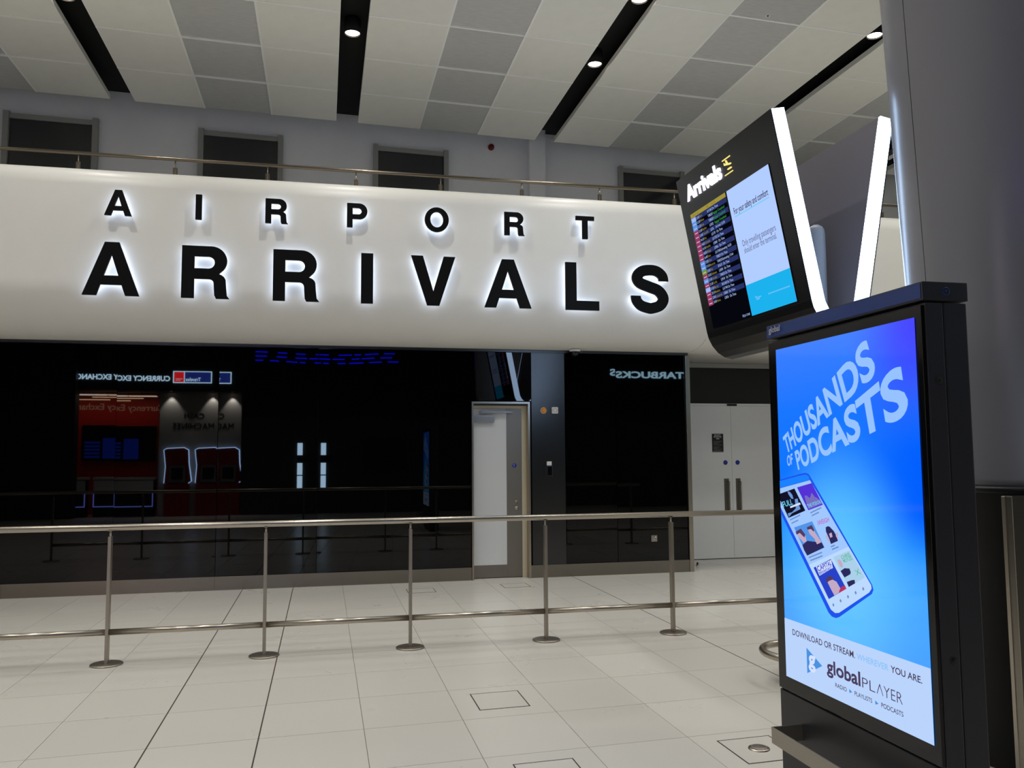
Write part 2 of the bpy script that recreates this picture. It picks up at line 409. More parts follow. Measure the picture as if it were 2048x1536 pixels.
part('lock', B().lathe([(0, -0.004), (0.02, -0.004), (0.022, 0.0)], 24, (2.5, YW+0.0935, 0.98), 'y'), 'steel_dark', lf)
sw = Surf((0, YW+0.092, 0), (1, 0, 0), (0, 0, 1))
tb = B()
for k, t_ in enumerate(('Fire door', 'keep', 'locked')): sw.line(tb, t_, 2.475-0.02+0.006*(k > 0), 1.472-0.012*k, 0.006, 0.0003)
part('sticker_text', tb, 'sticker_white', lf)

# recess with the double doors
YD = 12.1
wr = part('wall_recess', B().box(4.9, 5.45, YD, YD+0.2, 0, 2.998).box(7.0, 12.2, YD, YD+0.2, 0, 2.998).box(5.45, 7.0, YD, YD+0.2, 2.36, 2.998), 'black_paint')
setp(wr, 'black recessed wall above the double doors', 'wall', kind='structure')
part('head_trim', B().box(4.96, 12.2, YD-0.03, YD, 2.925, 2.995), 'window_frame', wr)
part('return_panel', B().box(4.93, 4.96, YW+0.06, YD, 0, 2.995), 'black_satin', wr)
d2 = thing('door_2', 'pale grey double doors with two long steel pull plates', 'door', (6.15, YD, 0), kind='structure')
part('frame', B().box(5.40, 5.455, YD-0.03, YD+0.1, 0.001, 2.37).box(6.88, 6.94, YD-0.03, YD+0.1, 0.001, 2.37).box(5.455, 6.88, YD-0.03, YD+0.1, 2.335, 2.37), 'door_grey', d2)
for k, (x0, x1, px) in enumerate(((5.457, 6.152, 6.055), (6.156, 6.878, 6.25))):
    l = part('leaf', B().box(x0, x1, YD-0.012, YD+0.04, 0.012, 2.333), 'door_grey', d2)
    part('sticker', B().lathe([(0, -0.001), (0.036, -0.001), (0.036, 0)], 24, ((6.047, 6.25)[k], YD-0.012, 1.462), 'y'), 'sticker_blue', l)
    p = part('pull_plate', B().box(px-0.04, px+0.04, YD-0.0135, YD-0.012, 0.70, 1.217), 'plate_steel', l)
    part('pull_handle', B().tube([(px+0.027, YD-0.014, 0.74), (px+0.027, YD-0.055, 0.745), (px+0.027, YD-0.055, 1.17), (px+0.027, YD-0.014, 1.175)], 0.009, 10), 'steel', p)
nt_ = part('notice', B().box(5.832, 6.02, YD-0.015, YD-0.012, 1.62, 1.905), 'notice_black', d2)
sd = Surf((0, YD-0.015, 0), (1, 0, 0), (0, 0, 1)); tb = B()
sd.text(tb, 'SECURITY', rq(5.872, 5.98, 1.874, 1.893), 0.0005, 0.01); sd.text(tb, 'RESTRICTED', rq(5.862, 5.99, 1.847, 1.866), 0.0005, 0.01); sd.text(tb, 'AREA', rq(5.9, 5.955, 1.82, 1.839), 0.0005, 0.01)
part('notice_text', tb, 'sticker_white', nt_)
tb = B()
for k in range(8): sd.rect(tb, 5.855, 5.995-0.03*(k % 3), 1.785-0.018*k-0.012*(k > 3), 1.79-0.018*k-0.012*(k > 3), 0.0005)
sd.rect(tb, 5.833, 6.019, 1.621, 1.637, 0.0005)
part('notice_small_print', tb, 'plastic_grey', nt_)
part('door_coordinator', B().bbox(6.09, 6.25, YD-0.045, YD-0.03, 2.335, 2.365, 0.004), 'void', d2)

# ------------------------------------------------------------------ round clad column
CX, CY = 3.72, 3.96
cr = lambda z: 0.474+0.0385*(z-1.424)
col = thing('column', 'large flared grey clad column at the picture edge behind the totem', 'column', (CX, CY, 0), kind='structure')
SEAM = math.radians(179.0)
for k in range(4):
    a0 = SEAM+k*PI/2+0.004; a1 = SEAM+(k+1)*PI/2-0.004
    part('cladding_panel', B().lathe([(cr(1.42)-0.02, 1.425), (cr(1.42), 1.425), (cr(1.46), 1.46), (cr(3), 3), (cr(4.5), 4.5), (cr(6.93), 6.93)], 40, (CX, CY, 0), a0=a0, a1=a1), 'column_skin', col)
part('core', B().lathe([(0.4, 0.0), (0.4, 1.385), (0.455, 1.39), (0.46, 6.9)], 48, (CX, CY, 0)), 'column_core', col)
part('cladding_rim', B().lathe([(0.4, 1.39), (cr(1.42)+0.004, 1.39), (cr(1.42)+0.004, 1.424), (0.4, 1.424)], 64, (CX, CY, 0)), 'totem_dark', col)
sp = part('steel_cabinet', B().box(3.245, 3.7, 3.52, 3.535, 0.001, 1.385), 'plate_steel', col)
part('cabinet_edge', B().bbox(3.212, 3.252, 3.505, 3.535, 0.001, 1.387, 0.006), 'steel', sp)

# ------------------------------------------------------------------ ceiling downlights in the slots
def downlight(x, y):
    t = thing('ceiling_downlight', '', 'downlight', (x, y, 6.72), 'ceiling downlights in the black slots')
    part('housing', B().lathe([(0.0, 6.929), (0.085, 6.929), (0.1, 6.9), (0.1, 6.735), (0.094, 6.735), (0.09, 6.75), (0.088, 6.80)], 24, (x, y, 0)), 'void', t)
    part('reflector', B().lathe([(0.094, 6.737), (0.088, 6.742), (0.084, 6.752)], 24, (x, y, 0)), 'steel', t)
    part('lens', B().lathe([(0.0, 6.75), (0.05, 6.749), (0.085, 6.752)], 24, (x, y, 0)), 'lens_white', t)
    ld = bpy.data.lights.new('downlight_beam', 'SPOT'); ld.energy = DOWN_W; ld.color = (1.0, 0.985, 0.93); ld.spot_size = math.radians(128); ld.spot_blend = 0.75; ld.shadow_soft_size = 0.04
    lo = bpy.data.objects.new('downlight_beam', ld); COL.objects.link(lo); lo.parent = t; lo.location = (0, 0, 0.0)
    return t
DL = {(-1, 0): 'downlight at the top left edge, in the leftmost black ceiling slot', (0, 0): 'downlight hanging in the slot above the letter P of AIRPORT',
      (1, 0): 'lower of two downlights in the slot right of the middle', (1, 1): 'upper of two downlights in the slot right of the middle, at the top edge',
      (2, 1): 'downlight in the rightmost black slot, beside the column'}
dproto = None
for s in range(-2, 4):
    for r in (2, 0, 1, 3, 4, 5, 6):
        if (s, r) == (2, 0): continue
        x = 0.29+3.158*s; y = 10.13+0.06*(x-0.29)-1.632*r
        if dproto is None: t = dproto = downlight(x, y)
        else: t = copy_tree(dproto); t.location = (x, y, 6.72)
        if r in (0, 5, 6):                                      # gallery edge row dimmed; weak unseen rows by the shops added to light the column
            for ch in t.children:
                if ch.type == 'LIGHT': ch.data = ch.data.copy(); ch.data.energy = DOWN_W*(0.45 if r == 0 else 0.25)
        t['label'] = DL.get((s, r), 'downlight further along the black ceiling slots, outside the picture')

# ------------------------------------------------------------------ steel barrier railing
YR = 7.262
rl = thing('handrail_barrier', 'stainless steel two-rail barrier standing across the hall floor', 'railing', (0.727, YR, 0))
part('top_rail', B().cyl((-6.5, YR, 1.055), (5.6, YR, 1.055), 0.0245, 24), 'steel', rl)
for k in range(-4, 5):
    x = 0.727+1.176*k
    part('lower_rail', B().cyl((x+0.014, YR, 0.247), (x+1.162, YR, 0.247), 0.0235, 20), 'steel', rl)
    ps = part('post', B().bbox(x-0.0125, x+0.0125, YR-0.03, YR+0.03, 0.012, 0.985, 0.003), 'steel_brushed', rl)
    part('pin', B().cyl((x, YR, 0.98), (x, YR, 1.04), 0.008, 12), 'steel', ps)
    part('base_plate', B().lathe([(0, 0.013), (0.112, 0.013), (0.119, 0.009), (0.12, 0.002), (0, 0.002)], 40, (x, YR, 0)), 'steel_brushed', ps)
    part('saddle', B().box(x-0.016, x+0.016, YR-0.02, YR+0.02, 1.028, 1.036), 'steel', ps)

YG = 10.28
gr = thing('balcony_handrail', 'slim steel balcony handrail along the top of the white fascia', 'railing', (0, YG, 4.05))
part('top_rail', B().cyl((-9.0, YG, 5.075), (12.0, YG, 5.075), 0.021, 20), 'bronze_rail', gr)
for k in range(-6, 9):
    x = 0.352+1.04*k
    p = part('post', B().bbox(x-0.024, x-0.004, YG-0.012, YG+0.012, 4.052, 4.97, 0.002).bbox(x+0.004, x+0.024, YG-0.012, YG+0.012, 4.052, 4.97, 0.002), 'bronze_rail', gr)
    part('pin', B().cyl((x, YG, 4.9), (x, YG, 5.06), 0.008, 10), 'steel', p)

# ------------------------------------------------------------------ backlit letters on the fascia
def arc(cx, cy, rx, ry, a0, a1, n=10): return [(cx+rx*math.cos(math.radians(a0+(a1-a0)*i/n)), cy+ry*math.sin(math.radians(a0+(a1-a0)*i/n))) for i in range(n+1)]
def gl_S(w=0.105):
    ctrl = [(.748, .675), (.72, .79), (.60, .885), (.43, .905), (.25, .865), (.155, .745), (.215, .625), (.42, .545), (.63, .465), (.735, .305), (.66, .155), (.49, .09), (.40, .09), (.235, .14), (.14, .24), (.118, .345)]
    P = []
    for i in range(len(ctrl)-1):
        p0, p1, p2, p3 = ctrl[max(i-1, 0)], ctrl[i], ctrl[i+1], ctrl[min(i+2, len(ctrl)-1)]
        for k in range(5):
            t = k/5
            P.append(tuple(0.5*((2*p1[j])+(-p0[j]+p2[j])*t+(2*p0[j]-5*p1[j]+4*p2[j]-p3[j])*t*t+(-p0[j]+3*p1[j]-3*p2[j]+p3[j])*t**3) for j in (0, 1)))
    P.append(ctrl[-1]); Lf, Rt = [], []
    for i in range(len(P)):
        a, b_ = P[max(i-1, 0)], P[min(i+1, len(P)-1)]; dx, dy = b_[0]-a[0], b_[1]-a[1]; l = math.hypot(dx, dy); nx, ny = -dy/l, dx/l
        if i in (0, len(P)-1): nx, ny = (1.0 if nx > 0 else -1.0), 0.0
        h = w+0.012*math.sin(PI*i/(len(P)-1))
        Lf.append((P[i][0]+nx*h, P[i][1]+ny*h)); Rt.append((P[i][0]-nx*h, P[i][1]-ny*h))
    return [Lf+Rt[::-1]]
GL = {
 'A': (.975, [[(0, 0), (.365, 1), (.612, 1), (.975, 0), (.735, 0), (.668, .20), (.305, .20), (.24, 0)], [(.36, .37), (.612, .37), (.487, .76)]]),
 'I': (.235, [[(0, 0), (0, 1), (.235, 1), (.235, 0)]]),
 'R': (.86, [[(0, 0), (0, 1)] + [(.5, 1)] + arc(.53, .725, .28, .275, 90, -38, 12) + arc(.62, .34, .17, .135, 75, 10, 5) + [(.80, .2), (.815, .06), (.862, .0), (.62, 0), (.59, .06), (.58, .2)] + arc(.49, .285, .085, .085, 0, 90, 5) + [(.225, .37), (.225, 0)],
            [(.225, .80), (.48, .80)] + arc(.48, .685, .11, .115, 88, -88, 8) + [(.225, .57)]]),
 'P': (.81, [[(0, 0), (0, 1), (.5, 1)] + arc(.49, .675, .32, .325, 88, -88, 16) + [(.225, .35), (.225, 0)], [(.225, .81), (.45, .81)] + arc(.46, .675, .12, .135, 88, -88, 8) + [(.225, .54)]]),
 'O': (.98, [arc(.49, .5, .49, .52, 0, 360, 40)[:-1], arc(.49, .5, .265, .33, 0, 360, 32)[:-1]]),
 'T': (.82, [[(.29, 0), (.29, .82), (0, .82), (0, 1), (.82, 1), (.82, .82), (.53, .82), (.53, 0)]]),
 'V': (.95, [[(.345, 0), (0, 1), (.25, 1), (.475, .285), (.70, 1), (.95, 1), (.605, 0)]]),
 'L': (.72, [[(0, 0), (0, 1), (.235, 1), (.235, .195), (.72, .195), (.72, 0)]]),
 'S': (.86, gl_S()),
}
def glyph_mesh(ch, sx, sz, offset, ext):
    c = bpy.data.curves.new('tmp', 'CURVE'); c.dimensions = '2D'; c.fill_mode = 'BOTH'; c.extrude = ext/2; c.offset = offset
    if ch == 'S' and offset: c.offset = 0.0
    for lp in (gl_S(0.088) if ch == 'S' and offset else GL[ch][1]):
        s = c.splines.new('POLY'); s.points.add(len(lp)-1); s.use_cyclic_u = True
        for i, (x, y) in enumerate(lp): s.points[i].co = (x*sx, y*sz, 0, 1)
    o = bpy.data.objects.new('tmp', c); COL.objects.link(o); dg = bpy.context.evaluated_depsgraph_get()
    me = bpy.data.meshes.new_from_object(o.evaluated_get(dg)); bpy.data.objects.remove(o)
    me.transform(Matrix.Rotation(PI/2, 4, 'X')); me.transform(Matrix.Translation((0, 0, 0))); return me
def letter(ch, x, z, wd, hg, label, big):
    t = thing('fascia_letter', label, 'letter', (x, 9.85, z), 'backlit letters of the fascia sign')
    sx = wd/GL[ch][0]
    f = glyph_mesh(ch, sx, hg, 0.0, 0.03); o = bpy.data.objects.new('letter_face', f); COL.objects.link(o); f.materials.append(MATS['letter_black']); o.parent = t; o.location = (0, 0.015, 0)
    g = glyph_mesh(ch, sx, hg, -0.010 if big else -0.006, 0.014); o = bpy.data.objects.new('halo_light', g); COL.objects.link(o); g.materials.append(MATS['halo_white']); o.parent = t; o.location = (0, 0.045, 0)
    pins = B(); 
    for fx, fz in {'A': ((.12, .1), (.85, .1), (.49, .9)), 'I': ((.12, .15), (.12, .85)), 'R': ((.11, .1), (.11, .9), (.72, .1)), 'P': ((.11, .1), (.11, .9), (.6, .9)), 'O': ((.49, .08), (.49, .92)), 'T': ((.41, .1), (.1, .91), (.72, .91)),
                   'V': ((.12, .92), (.83, .92), (.475, .1)), 'L': ((.11, .1), (.11, .9), (.62, .1)), 'S': ((.43, .09), (.43, .905))}[ch]:
        pins.cyl((x+fx*sx, 9.9, z+fz*hg), (x+fx*sx, 9.9495, z+fz*hg), 0.006, 8)
    part('standoff', pins, 'steel', t)
ordn = ['first', 'second', 'third', 'fourth', 'fifth', 'sixth', 'seventh', 'eighth']
for i, (ch, x, wd) in enumerate((('A', -2.376, .279), ('I', -1.430, .066), ('R', -.677, .250), ('P', .238, .234), ('O', 1.145, .287), ('R', 2.112, .250), ('T', 3.013, .238))):
    letter(ch, x, 4.258, wd, .286, 'small black backlit letter %s, %s letter of the word AIRPORT' % (ch, ordn[i]), False)
for i, (ch, x, wd) in enumerate((('A', -2.575, .58), ('R', -1.561, .51), ('R', -.581, .513), ('I', .405, .138), ('V', .985, .525), ('A', 1.863, .577), ('L', 2.873, .428), ('S', 3.712, .51))):
    letter(ch, x, 3.366, wd, .591, 'large black backlit letter %s, %s letter of the word ARRIVALS' % (ch, ordn[i]), True)

# ------------------------------------------------------------------ hanging U-shaped arrivals sign
def u_profile(inset=0.0):
    """outer outline of the U in (x, z), left top -> bottom -> right top, inset towards its inside"""
    cx = 4.65; o = []
    pts = [(4.0, 4.775), (4.171, 3.89), (4.343, 3.0), (4.362, 2.93), (4.407, 2.845), (4.477, 2.766), (4.56, 2.717), (4.65, 2.698)]
    pts = pts + [(2*cx-x, z) for x, z in pts[-2::-1]]
    if not inset: return pts
    for i, p in enumerate(pts):
        a, b_ = pts[max(i-1, 0)], pts[min(i+1, len(pts)-1)]; dx, dy = b_[0]-a[0], b_[1]-a[1]; l = math.hypot(dx, dy)
        o.append((p[0]-dy/l*inset, p[1]+dx/l*inset))
    return o
def u_shell(y0, y1, in0, in1):
    A, C_ = u_profile(in0), u_profile(in1); n = len(A); b = B()
    for y in (y0, y1): b.v += [(x, y, z) for x, z in A]+[(x, y, z) for x, z in C_]
    m = 2*n; fs = []
    for i in range(n-1):
        fs += [(i, i+1, n+i+1, n+i), (m+n+i, m+n+i+1, m+i+1, m+i), (i, m+i, m+i+1, i+1), (n+i+1, m+n+i+1, m+n+i, n+i)]
    fs += [(0, n, m+n, m), (n-1, m+n-1, m+2*n-1, 2*n-1)]
    b.f += fs; b.sm += [False]*len(fs); return b
def arrivals_sign(loc_y, label, detail):
    t = thing('hanging_arrivals_sign', label, 'information sign', (4.65, loc_y, 2.698), 'hanging U-shaped signs')
    y0, y1 = 6.9, 9.055
    part('shell', u_shell(y0, y1, 0.0, 0.012), 'sign_black', t)
    part('inner_lining', u_shell(y0+0.03, y1-0.03, 0.13, 0.143), 'sign_inner', t)
    part('edge_cap', u_shell(y0+0.031, y1-0.031, 0.0125, 0.1295), 'sign_black', t)
    part('light_strip', u_shell(y0-0.001, y0+0.03, 0.0125, 0.143), 'led_white', t)
    part('light_strip', u_shell(y1-0.03, y1+0.001, 0.0125, 0.143), 'led_white', t)
    part('support_post', B().lathe([(0.085, 2.85), (0.085, 3.72), (0.078, 3.77), (0.06, 3.8), (0.03, 3.82), (0, 3.825)], 24, (4.68, 7.3, 0)), 'post_grey', t)
    return t
sign = arrivals_sign(6.9, 'black hanging arrivals sign with flight screens and white lit V-shaped edges', True)
SS_ = Surf((4.343, 0, 3.0), (0, -1, 0), (-0.1902461, 0, 0.98173643))
em('scr_pale', (178, 205, 255), 1.0); em('scr_cyan', (28, 178, 238), 1.0); em('scr_text_dark', (52, 46, 84), 1.0); em('scr_text_grey', (92, 92, 130), 1.0)
em('scr_line_cyan', (130, 205, 245), 1.0); em('scr_logo', (110, 195, 252), 1.0)
em('scr_night', (6, 7, 14), 1.0); em('scr_row', (40, 50, 104), 1.0); em('scr_yellow', (160, 146, 62), 1.0); em('scr_head_ink', (112, 98, 30), 1.0)
em('chip_blue', (92, 152, 228), 1.0); em('chip_pale', (150, 180, 245), 1.0); em('chip_red', (150, 60, 100), 1.0); em('chip_green', (120, 150, 40), 1.0)
em('txt_white', (168, 190, 235), 1.0); em('txt_city', (140, 128, 60), 1.0); em('txt_green', (52, 150, 62), 1.0); em('chip_ink', (205, 190, 225), 1.0)
em('sign_white', (246, 240, 255), 1.6); em('sign_yellow', (250, 226, 130), 1.15)
mat('bezel_gloss', (7, 7, 10), 0.16)
scr = part('passenger_screen', B().prism([SS_.P(-7.97, 0.02), SS_.P(-7.105, 0.02), SS_.P(-7.105, 1.358), SS_.P(-7.97, 1.358)], SS_.n*0.006), 'bezel_gloss', sign)
h0 = 0.0065
part('display', SS_.rect(B(), -7.966, -7.109, 0.024, 1.354, h0), 'scr_pale', scr)
part('cyan_band', SS_.rect(B(), -7.966, -7.109, 0.024, 0.347, h0+.0006), 'scr_cyan', scr)
part('headline', SS_.text(B(), 'For your safety and comfort', rq(-7.895, -7.208, 1.086, 1.152), h0+.0012, 0.012, base=True), 'scr_text_dark', scr)
part('underline', SS_.rect(B(), -7.895, -7.205, 1.055, 1.068, h0+.0012), 'scr_line_cyan', scr)
tb = SS_.text(B(), 'Only travelling passengers', rq(-7.862, -7.205, 0.737, 0.80), h0+.0012, 0, base=True)
part('message', SS_.text(tb, 'should enter the terminal.', rq(-7.852, -7.215, 0.662, 0.722), h0+.0012, 0, base=True), 'scr_text_grey', scr)
tb = B()
for k in range(16): SS_.rect(tb, -7.57+0.0253*k, -7.57+0.0253*k+0.018, 0.177, 0.191, h0+.0012)
SS_.rect(tb, -7.83, -7.80, 0.196, 0.206, h0+.0012); SS_.rect(tb, -7.82, -7.71, 0.182, 0.193, h0+.0012); SS_.rect(tb, -7.815, -7.745, 0.165, 0.176, h0+.0012)
setp(part('small_logo', tb, 'scr_logo', scr), kind='stuff')
fl = part('flight_screen', B().prism([SS_.P(-8.862, 0.02), SS_.P(-7.988, 0.02), SS_.P(-7.988, 1.358), SS_.P(-8.862, 1.358)], SS_.n*0.006), 'bezel_gloss', sign)
A0, A1 = -8.856, -7.994
part('display', SS_.rect(B(), A0, A1, 0.024, 1.354, h0), 'scr_night', fl)
part('heading_band', SS_.rect(B(), A0, A1, 1.308, 1.354, h0+.0006), 'scr_yellow', fl)
tb = B()
for a, s_ in ((-8.80, 'Airline'), (-8.70, 'From'), (-8.45, 'Flight'), (-8.33, 'Remarks')): SS_.line(tb, s_, a, 1.321, 0.02, h0+.0012)
part('heading_text', tb, 'scr_head_ink', fl)
chips = 'pbbrrrrrrrbbgrbrprrr'
rows = [('12:05', 'Faro', 'AY1365', 'On Time'), ('12:20', 'Palma', 'TOM2203', 'Baggage Completed'), ('12:25', 'Ibiza', 'TOM2201', 'Baggage Completed'), ('12:30', 'Paphos', 'LS932', 'Baggage Completed'),
 ('12:40', 'Tenerife', 'LS76', 'Arrived 12:34'), ('14:15', 'Kos', 'LS170', 'On Time'), ('14:55', 'Alicante', 'LS1752', 'On Time'), ('15:10', 'Rhodes', 'LS868', 'On Time'), ('16:05', 'Malaga', 'LS966', 'On Time'), ('16:45', 'Reus', 'LS1738', 'Estimating 16:20'),
 ('17:05', 'Nice', 'TOM2271', 'On Time'), ('17:15', 'Menorca', 'TOM2203', 'Estimating 17:44'), ('20:20', 'Pisa', 'BY671', 'On Time'), ('20:35', 'Dalaman', 'LS878', 'On Time'), ('21:05', 'Antalya', 'TOM2203', 'On Time'), ('21:30', 'Corfu', 'LS918', 'On Time'),
 ('21:55', 'Murcia', 'BA2168', 'On Time'), ('22:15', 'Madeira', 'LS1740', 'On Time'), ('22:40', 'Lanzarote', 'LS868', 'On Time'), ('23:00', 'Palma', 'LS826', 'On Time')]
RH = 1.022/20; bw, bc, bg, bi = B(), B(), B(), B(); pass
for i, (tm, ct, fn, stt) in enumerate(rows):
    z1 = 1.305-i*RH; z0 = z1-RH
    if i % 2 == 0: part('row_band', SS_.rect(B(), A0+0.117, A1, z0, z1, h0+.0006), 'scr_row', fl)
    part('airline_chip', SS_.rect(B(), A0, A0+0.116, z0, z1-0.001, h0+.0008), {'p': 'chip_pale', 'b': 'chip_blue', 'r': 'chip_red', 'g': 'chip_green'}[chips[i]], fl)
    zb = z0+0.012
    SS_.line(bw, tm, -8.728, zb, 0.027, h0+.0014, 0.006, 0.075); SS_.line(bc, ct, -8.645, zb, 0.027, h0+.0014, 0.006, 0.17)
    SS_.line(bw, fn, -8.455, zb, 0.027, h0+.0014, 0.006, 0.11); SS_.line(bg if 'Bagg' in stt else bw, stt, -8.335, zb, 0.027, h0+.0014, 0.006, 0.27)
    SS_.rect(bi, A0+0.018, A0+0.098, zb+0.006, zb+0.015, h0+.0014)
SS_.line(bw, '28 Jul 13:48', -8.16, 0.042, 0.024, h0+.0014, 0.006, 0.16)
for n_, b_, m_ in (('chip_mark', bi, 'chip_ink'), ('flight_text', bw, 'txt_white'), ('city_text', bc, 'txt_city'), ('baggage_text', bg, 'txt_green')): setp(part(n_, b_, m_, fl), kind='stuff')
part('title_lettering', SS_.text(B(), 'Arrivals', [(-8.845, 1.682), (-7.982, 1.682), (-7.982, 1.503), (-8.845, 1.503)], 0.002, 0.035, thick=0.012), 'sign_white', sign)
ic = B()
for z0, z1 in ((1.66, 1.671), (1.506, 1.516)): ic.prism([SS_.P(-7.93, z0), SS_.P(-7.755, z0), SS_.P(-7.755, z1), SS_.P(-7.93, z1)], SS_.n*0.006)
ic.prism([SS_.P(a, b_) for a, b_ in [(-7.907, .609+1), (-7.83, 1.592), (-7.79, 1.584), (-7.754, 1.587), (-7.768, 1.599), (-7.822, 1.61), (-7.841, 1.648), (-7.867, 1.655), (-7.863, 1.617), (-7.882, 1.618), (-7.889, 1.63), (-7.906, 1.638)]], SS_.n*0.006)
ic.prism([SS_.P(a, b_) for a, b_ in [(-7.86, 1.551), (-7.839, 1.544), (-7.776, 1.543), (-7.758, 1.55), (-7.784, 1.561), (-7.848, 1.56)]], SS_.n*0.006)
part('landing_plane_icon', ic, 'sign_yellow', sign)
part('shell_joint', B().prism([SS_.P(-9.024, -0.004), SS_.P(-6.931, -0.004), SS_.P(-6.931, 0.0), SS_.P(-9.024, 0.0)], SS_.n*0.0012), 'totem_dark', sign)
# drawn at 1:1 of a larger drawing; bring it to its real size (screens of about 46 inch)
def resize(o, k):
    for ch in o.children:
        ch.location = ch.location*k
        ch.data.transform(Matrix.Scale(k, 4)); resize(ch, k)
resize(sign, 0.77); sign.location = (3.5805, 5.313, 2.4455)
part('column_bracket', B().box(4.05, 4.13, 4.3, 5.45, 3.82, 3.94), 'sign_black', sign)

# ------------------------------------------------------------------ advertising totem
tt = thing('advertising_totem', 'tall dark grey digital advertising totem with a bright blue podcast poster screen', 'advertising display', (2.3, 3.32, 0))
X0, X1, Ya, Yb = 2.2, 2.392, 2.75, 3.89
part('body', B().bbox(X0+0.012, 2.288, Ya, Yb, 0.03, 2.165, 0.006), 'totem_grey', tt)
part('rear_body', B().bbox(2.2905, X1, Ya, Yb, 0.03, 2.165, 0.006), 'totem_grey', tt)
part('plinth', B().box(2.22, 2.37, 2.8, 3.84, 0.0, 0.03), 'lock_black', tt)
cp = part('top_cap', B().bbox(X0-0.002, X1+0.004, Ya-0.006, Yb+0.01, 2.172, 2.244, 0.004), 'totem_grey', tt)
part('cap_strip', B().box(X0-0.004, X0-0.001, Ya+0.004, Yb+0.004, 2.180, 2.238), 'totem_blue', cp)
part('lower_panel', B().bbox(X0+0.002, X0+0.03, Ya+0.004, Yb-0.004, 0.03, 0.452, 0.004), 'totem_dark', tt)
part('glass_surround', B().bbox(X0-0.004, X0+0.012, Ya+0.006, Yb-0.006, 0.462, 2.155, 0.003), 'totem_bezel', tt)
for z in (1.868, 0.84): part('lock', B().lathe([(0, Ya-0.004), (0.012, Ya-0.004), (0.014, Ya-0.001), (0.014, Ya+0.002)], 20, (2.257, 0, z), 'y'), 'lock_black', tt)
lg = part('cap_emblem', B().lathe([(0.011, Ya-0.0075), (0.016, Ya-0.0075), (0.016, Ya-0.0055), (0.011, Ya-0.0055)], 24, (2.30, 0, 2.208), 'y').lathe([(0, Ya-0.0075), (0.004, Ya-0.0075), (0.004, Ya-0.0055)], 12, (2.30, 0, 2.208), 'y'), 'totem_blue', cp)
bp = B().box(2.045, 2.05, 2.7, 3.70, 0.262, 0.335).box(2.05, 2.21, 3.695, 3.70, 0.262, 0.335).box(2.05, 2.21, 2.7, 2.705, 0.262, 0.335)
part('bumper_rail', bp, 'steel_brushed', tt)
TS = Surf((2.196, 0, 0), (0, -1, 0), (0, 0, 1))
# picture of the poster screen: blue gradient (flat image shown by the display)
def ad_mat():
    m = bpy.data.materials.new('ad_picture'); m.use_nodes = True; MATS['ad_picture'] = m; nt = m.node_tree; b = nt.nodes['Principled BSDF']
    b.inputs['Base Color'].default_value = (0, 0, 0, 1); b.inputs['Roughness'].default_value = 0.06
    tc = nt.nodes.new('ShaderNodeTexCoord'); sp = nt.nodes.new('ShaderNodeSeparateXYZ'); nt.links.new(tc.outputs['Generated'], sp.inputs[0])
    rp = nt.nodes.new('ShaderNodeValToRGB'); e = rp.color_ramp.elements
    e[0].position = 0.17; e[0].color = lin((58, 158, 255)); e[1].position = 1.0; e[1].color = lin((58, 126, 255))
    for p, c in ((0.32, (60, 165, 255)), (0.45, (36, 146, 255)), (0.62, (14, 118, 255)), (0.8, (24, 118, 255))):
        k = e.new(p); k.color = lin(c)
    nt.links.new(sp.outputs[2], rp.inputs[0])
    def mr(src, a, b_):
        n = nt.nodes.new('ShaderNodeMapRange'); n.inputs['From Min'].default_value = a; n.inputs['From Max'].default_value = b_; n.interpolation_type = 'SMOOTHSTEP'; nt.links.new(src, n.inputs[0]); return n.outputs[0]
    def mul(a, b_):
        n = nt.nodes.new('ShaderNodeMath'); n.operation = 'MULTIPLY'; nt.links.new(a, n.inputs[0]); nt.links.new(b_, n.inputs[1]); return n.outputs[0]
    def mix(c0, col, f):
        n = nt.nodes.new('ShaderNodeMix'); n.data_type = 'RGBA'; nt.links.new(f, n.inputs[0]); nt.links.new(c0, n.inputs[6]); n.inputs[7].default_value = lin(col); return n.outputs[2]
    c = mix(rp.outputs[0], (62, 62, 255), mul(mr(sp.outputs[2], 0.62, 1.0), mr(sp.outputs[1], 0.45, 0.0)))
    c = mix(c, (0, 96, 255), mul(mul(mr(sp.outputs[1], 0.4, 0.0), mr(sp.outputs[2], 0.4, 0.55)), mr(sp.outputs[2], 0.85, 0.65)))
    vd = nt.nodes.new('ShaderNodeVectorMath'); vd.operation = 'DISTANCE'; vd.inputs[1].default_value = (0.0, 0.52, 0.36)
    mp = nt.nodes.new('ShaderNodeMapping'); mp.vector_type = 'POINT'; nt.links.new(tc.outputs['Generated'], mp.inputs[0]); mp.inputs['Scale'].default_value = (0, 0.75, 1.0); vd.inputs[1].default_value = (0, 0.40, 0.36)
    nt.links.new(mp.outputs[0], vd.inputs[0])
    c = mix(c, (92, 196, 255), mr(vd.outputs['Value'], 0.42, 0.05))
    nt.links.new(c, b.inputs['Emission Color']); b.inputs['Emission Strength'].default_value = 1.0
ad_mat()
scn = part('poster_screen', TS.rect(B(), -3.807, -2.79, 0.53, 2.112, 0.003), 'ad_picture', tt)
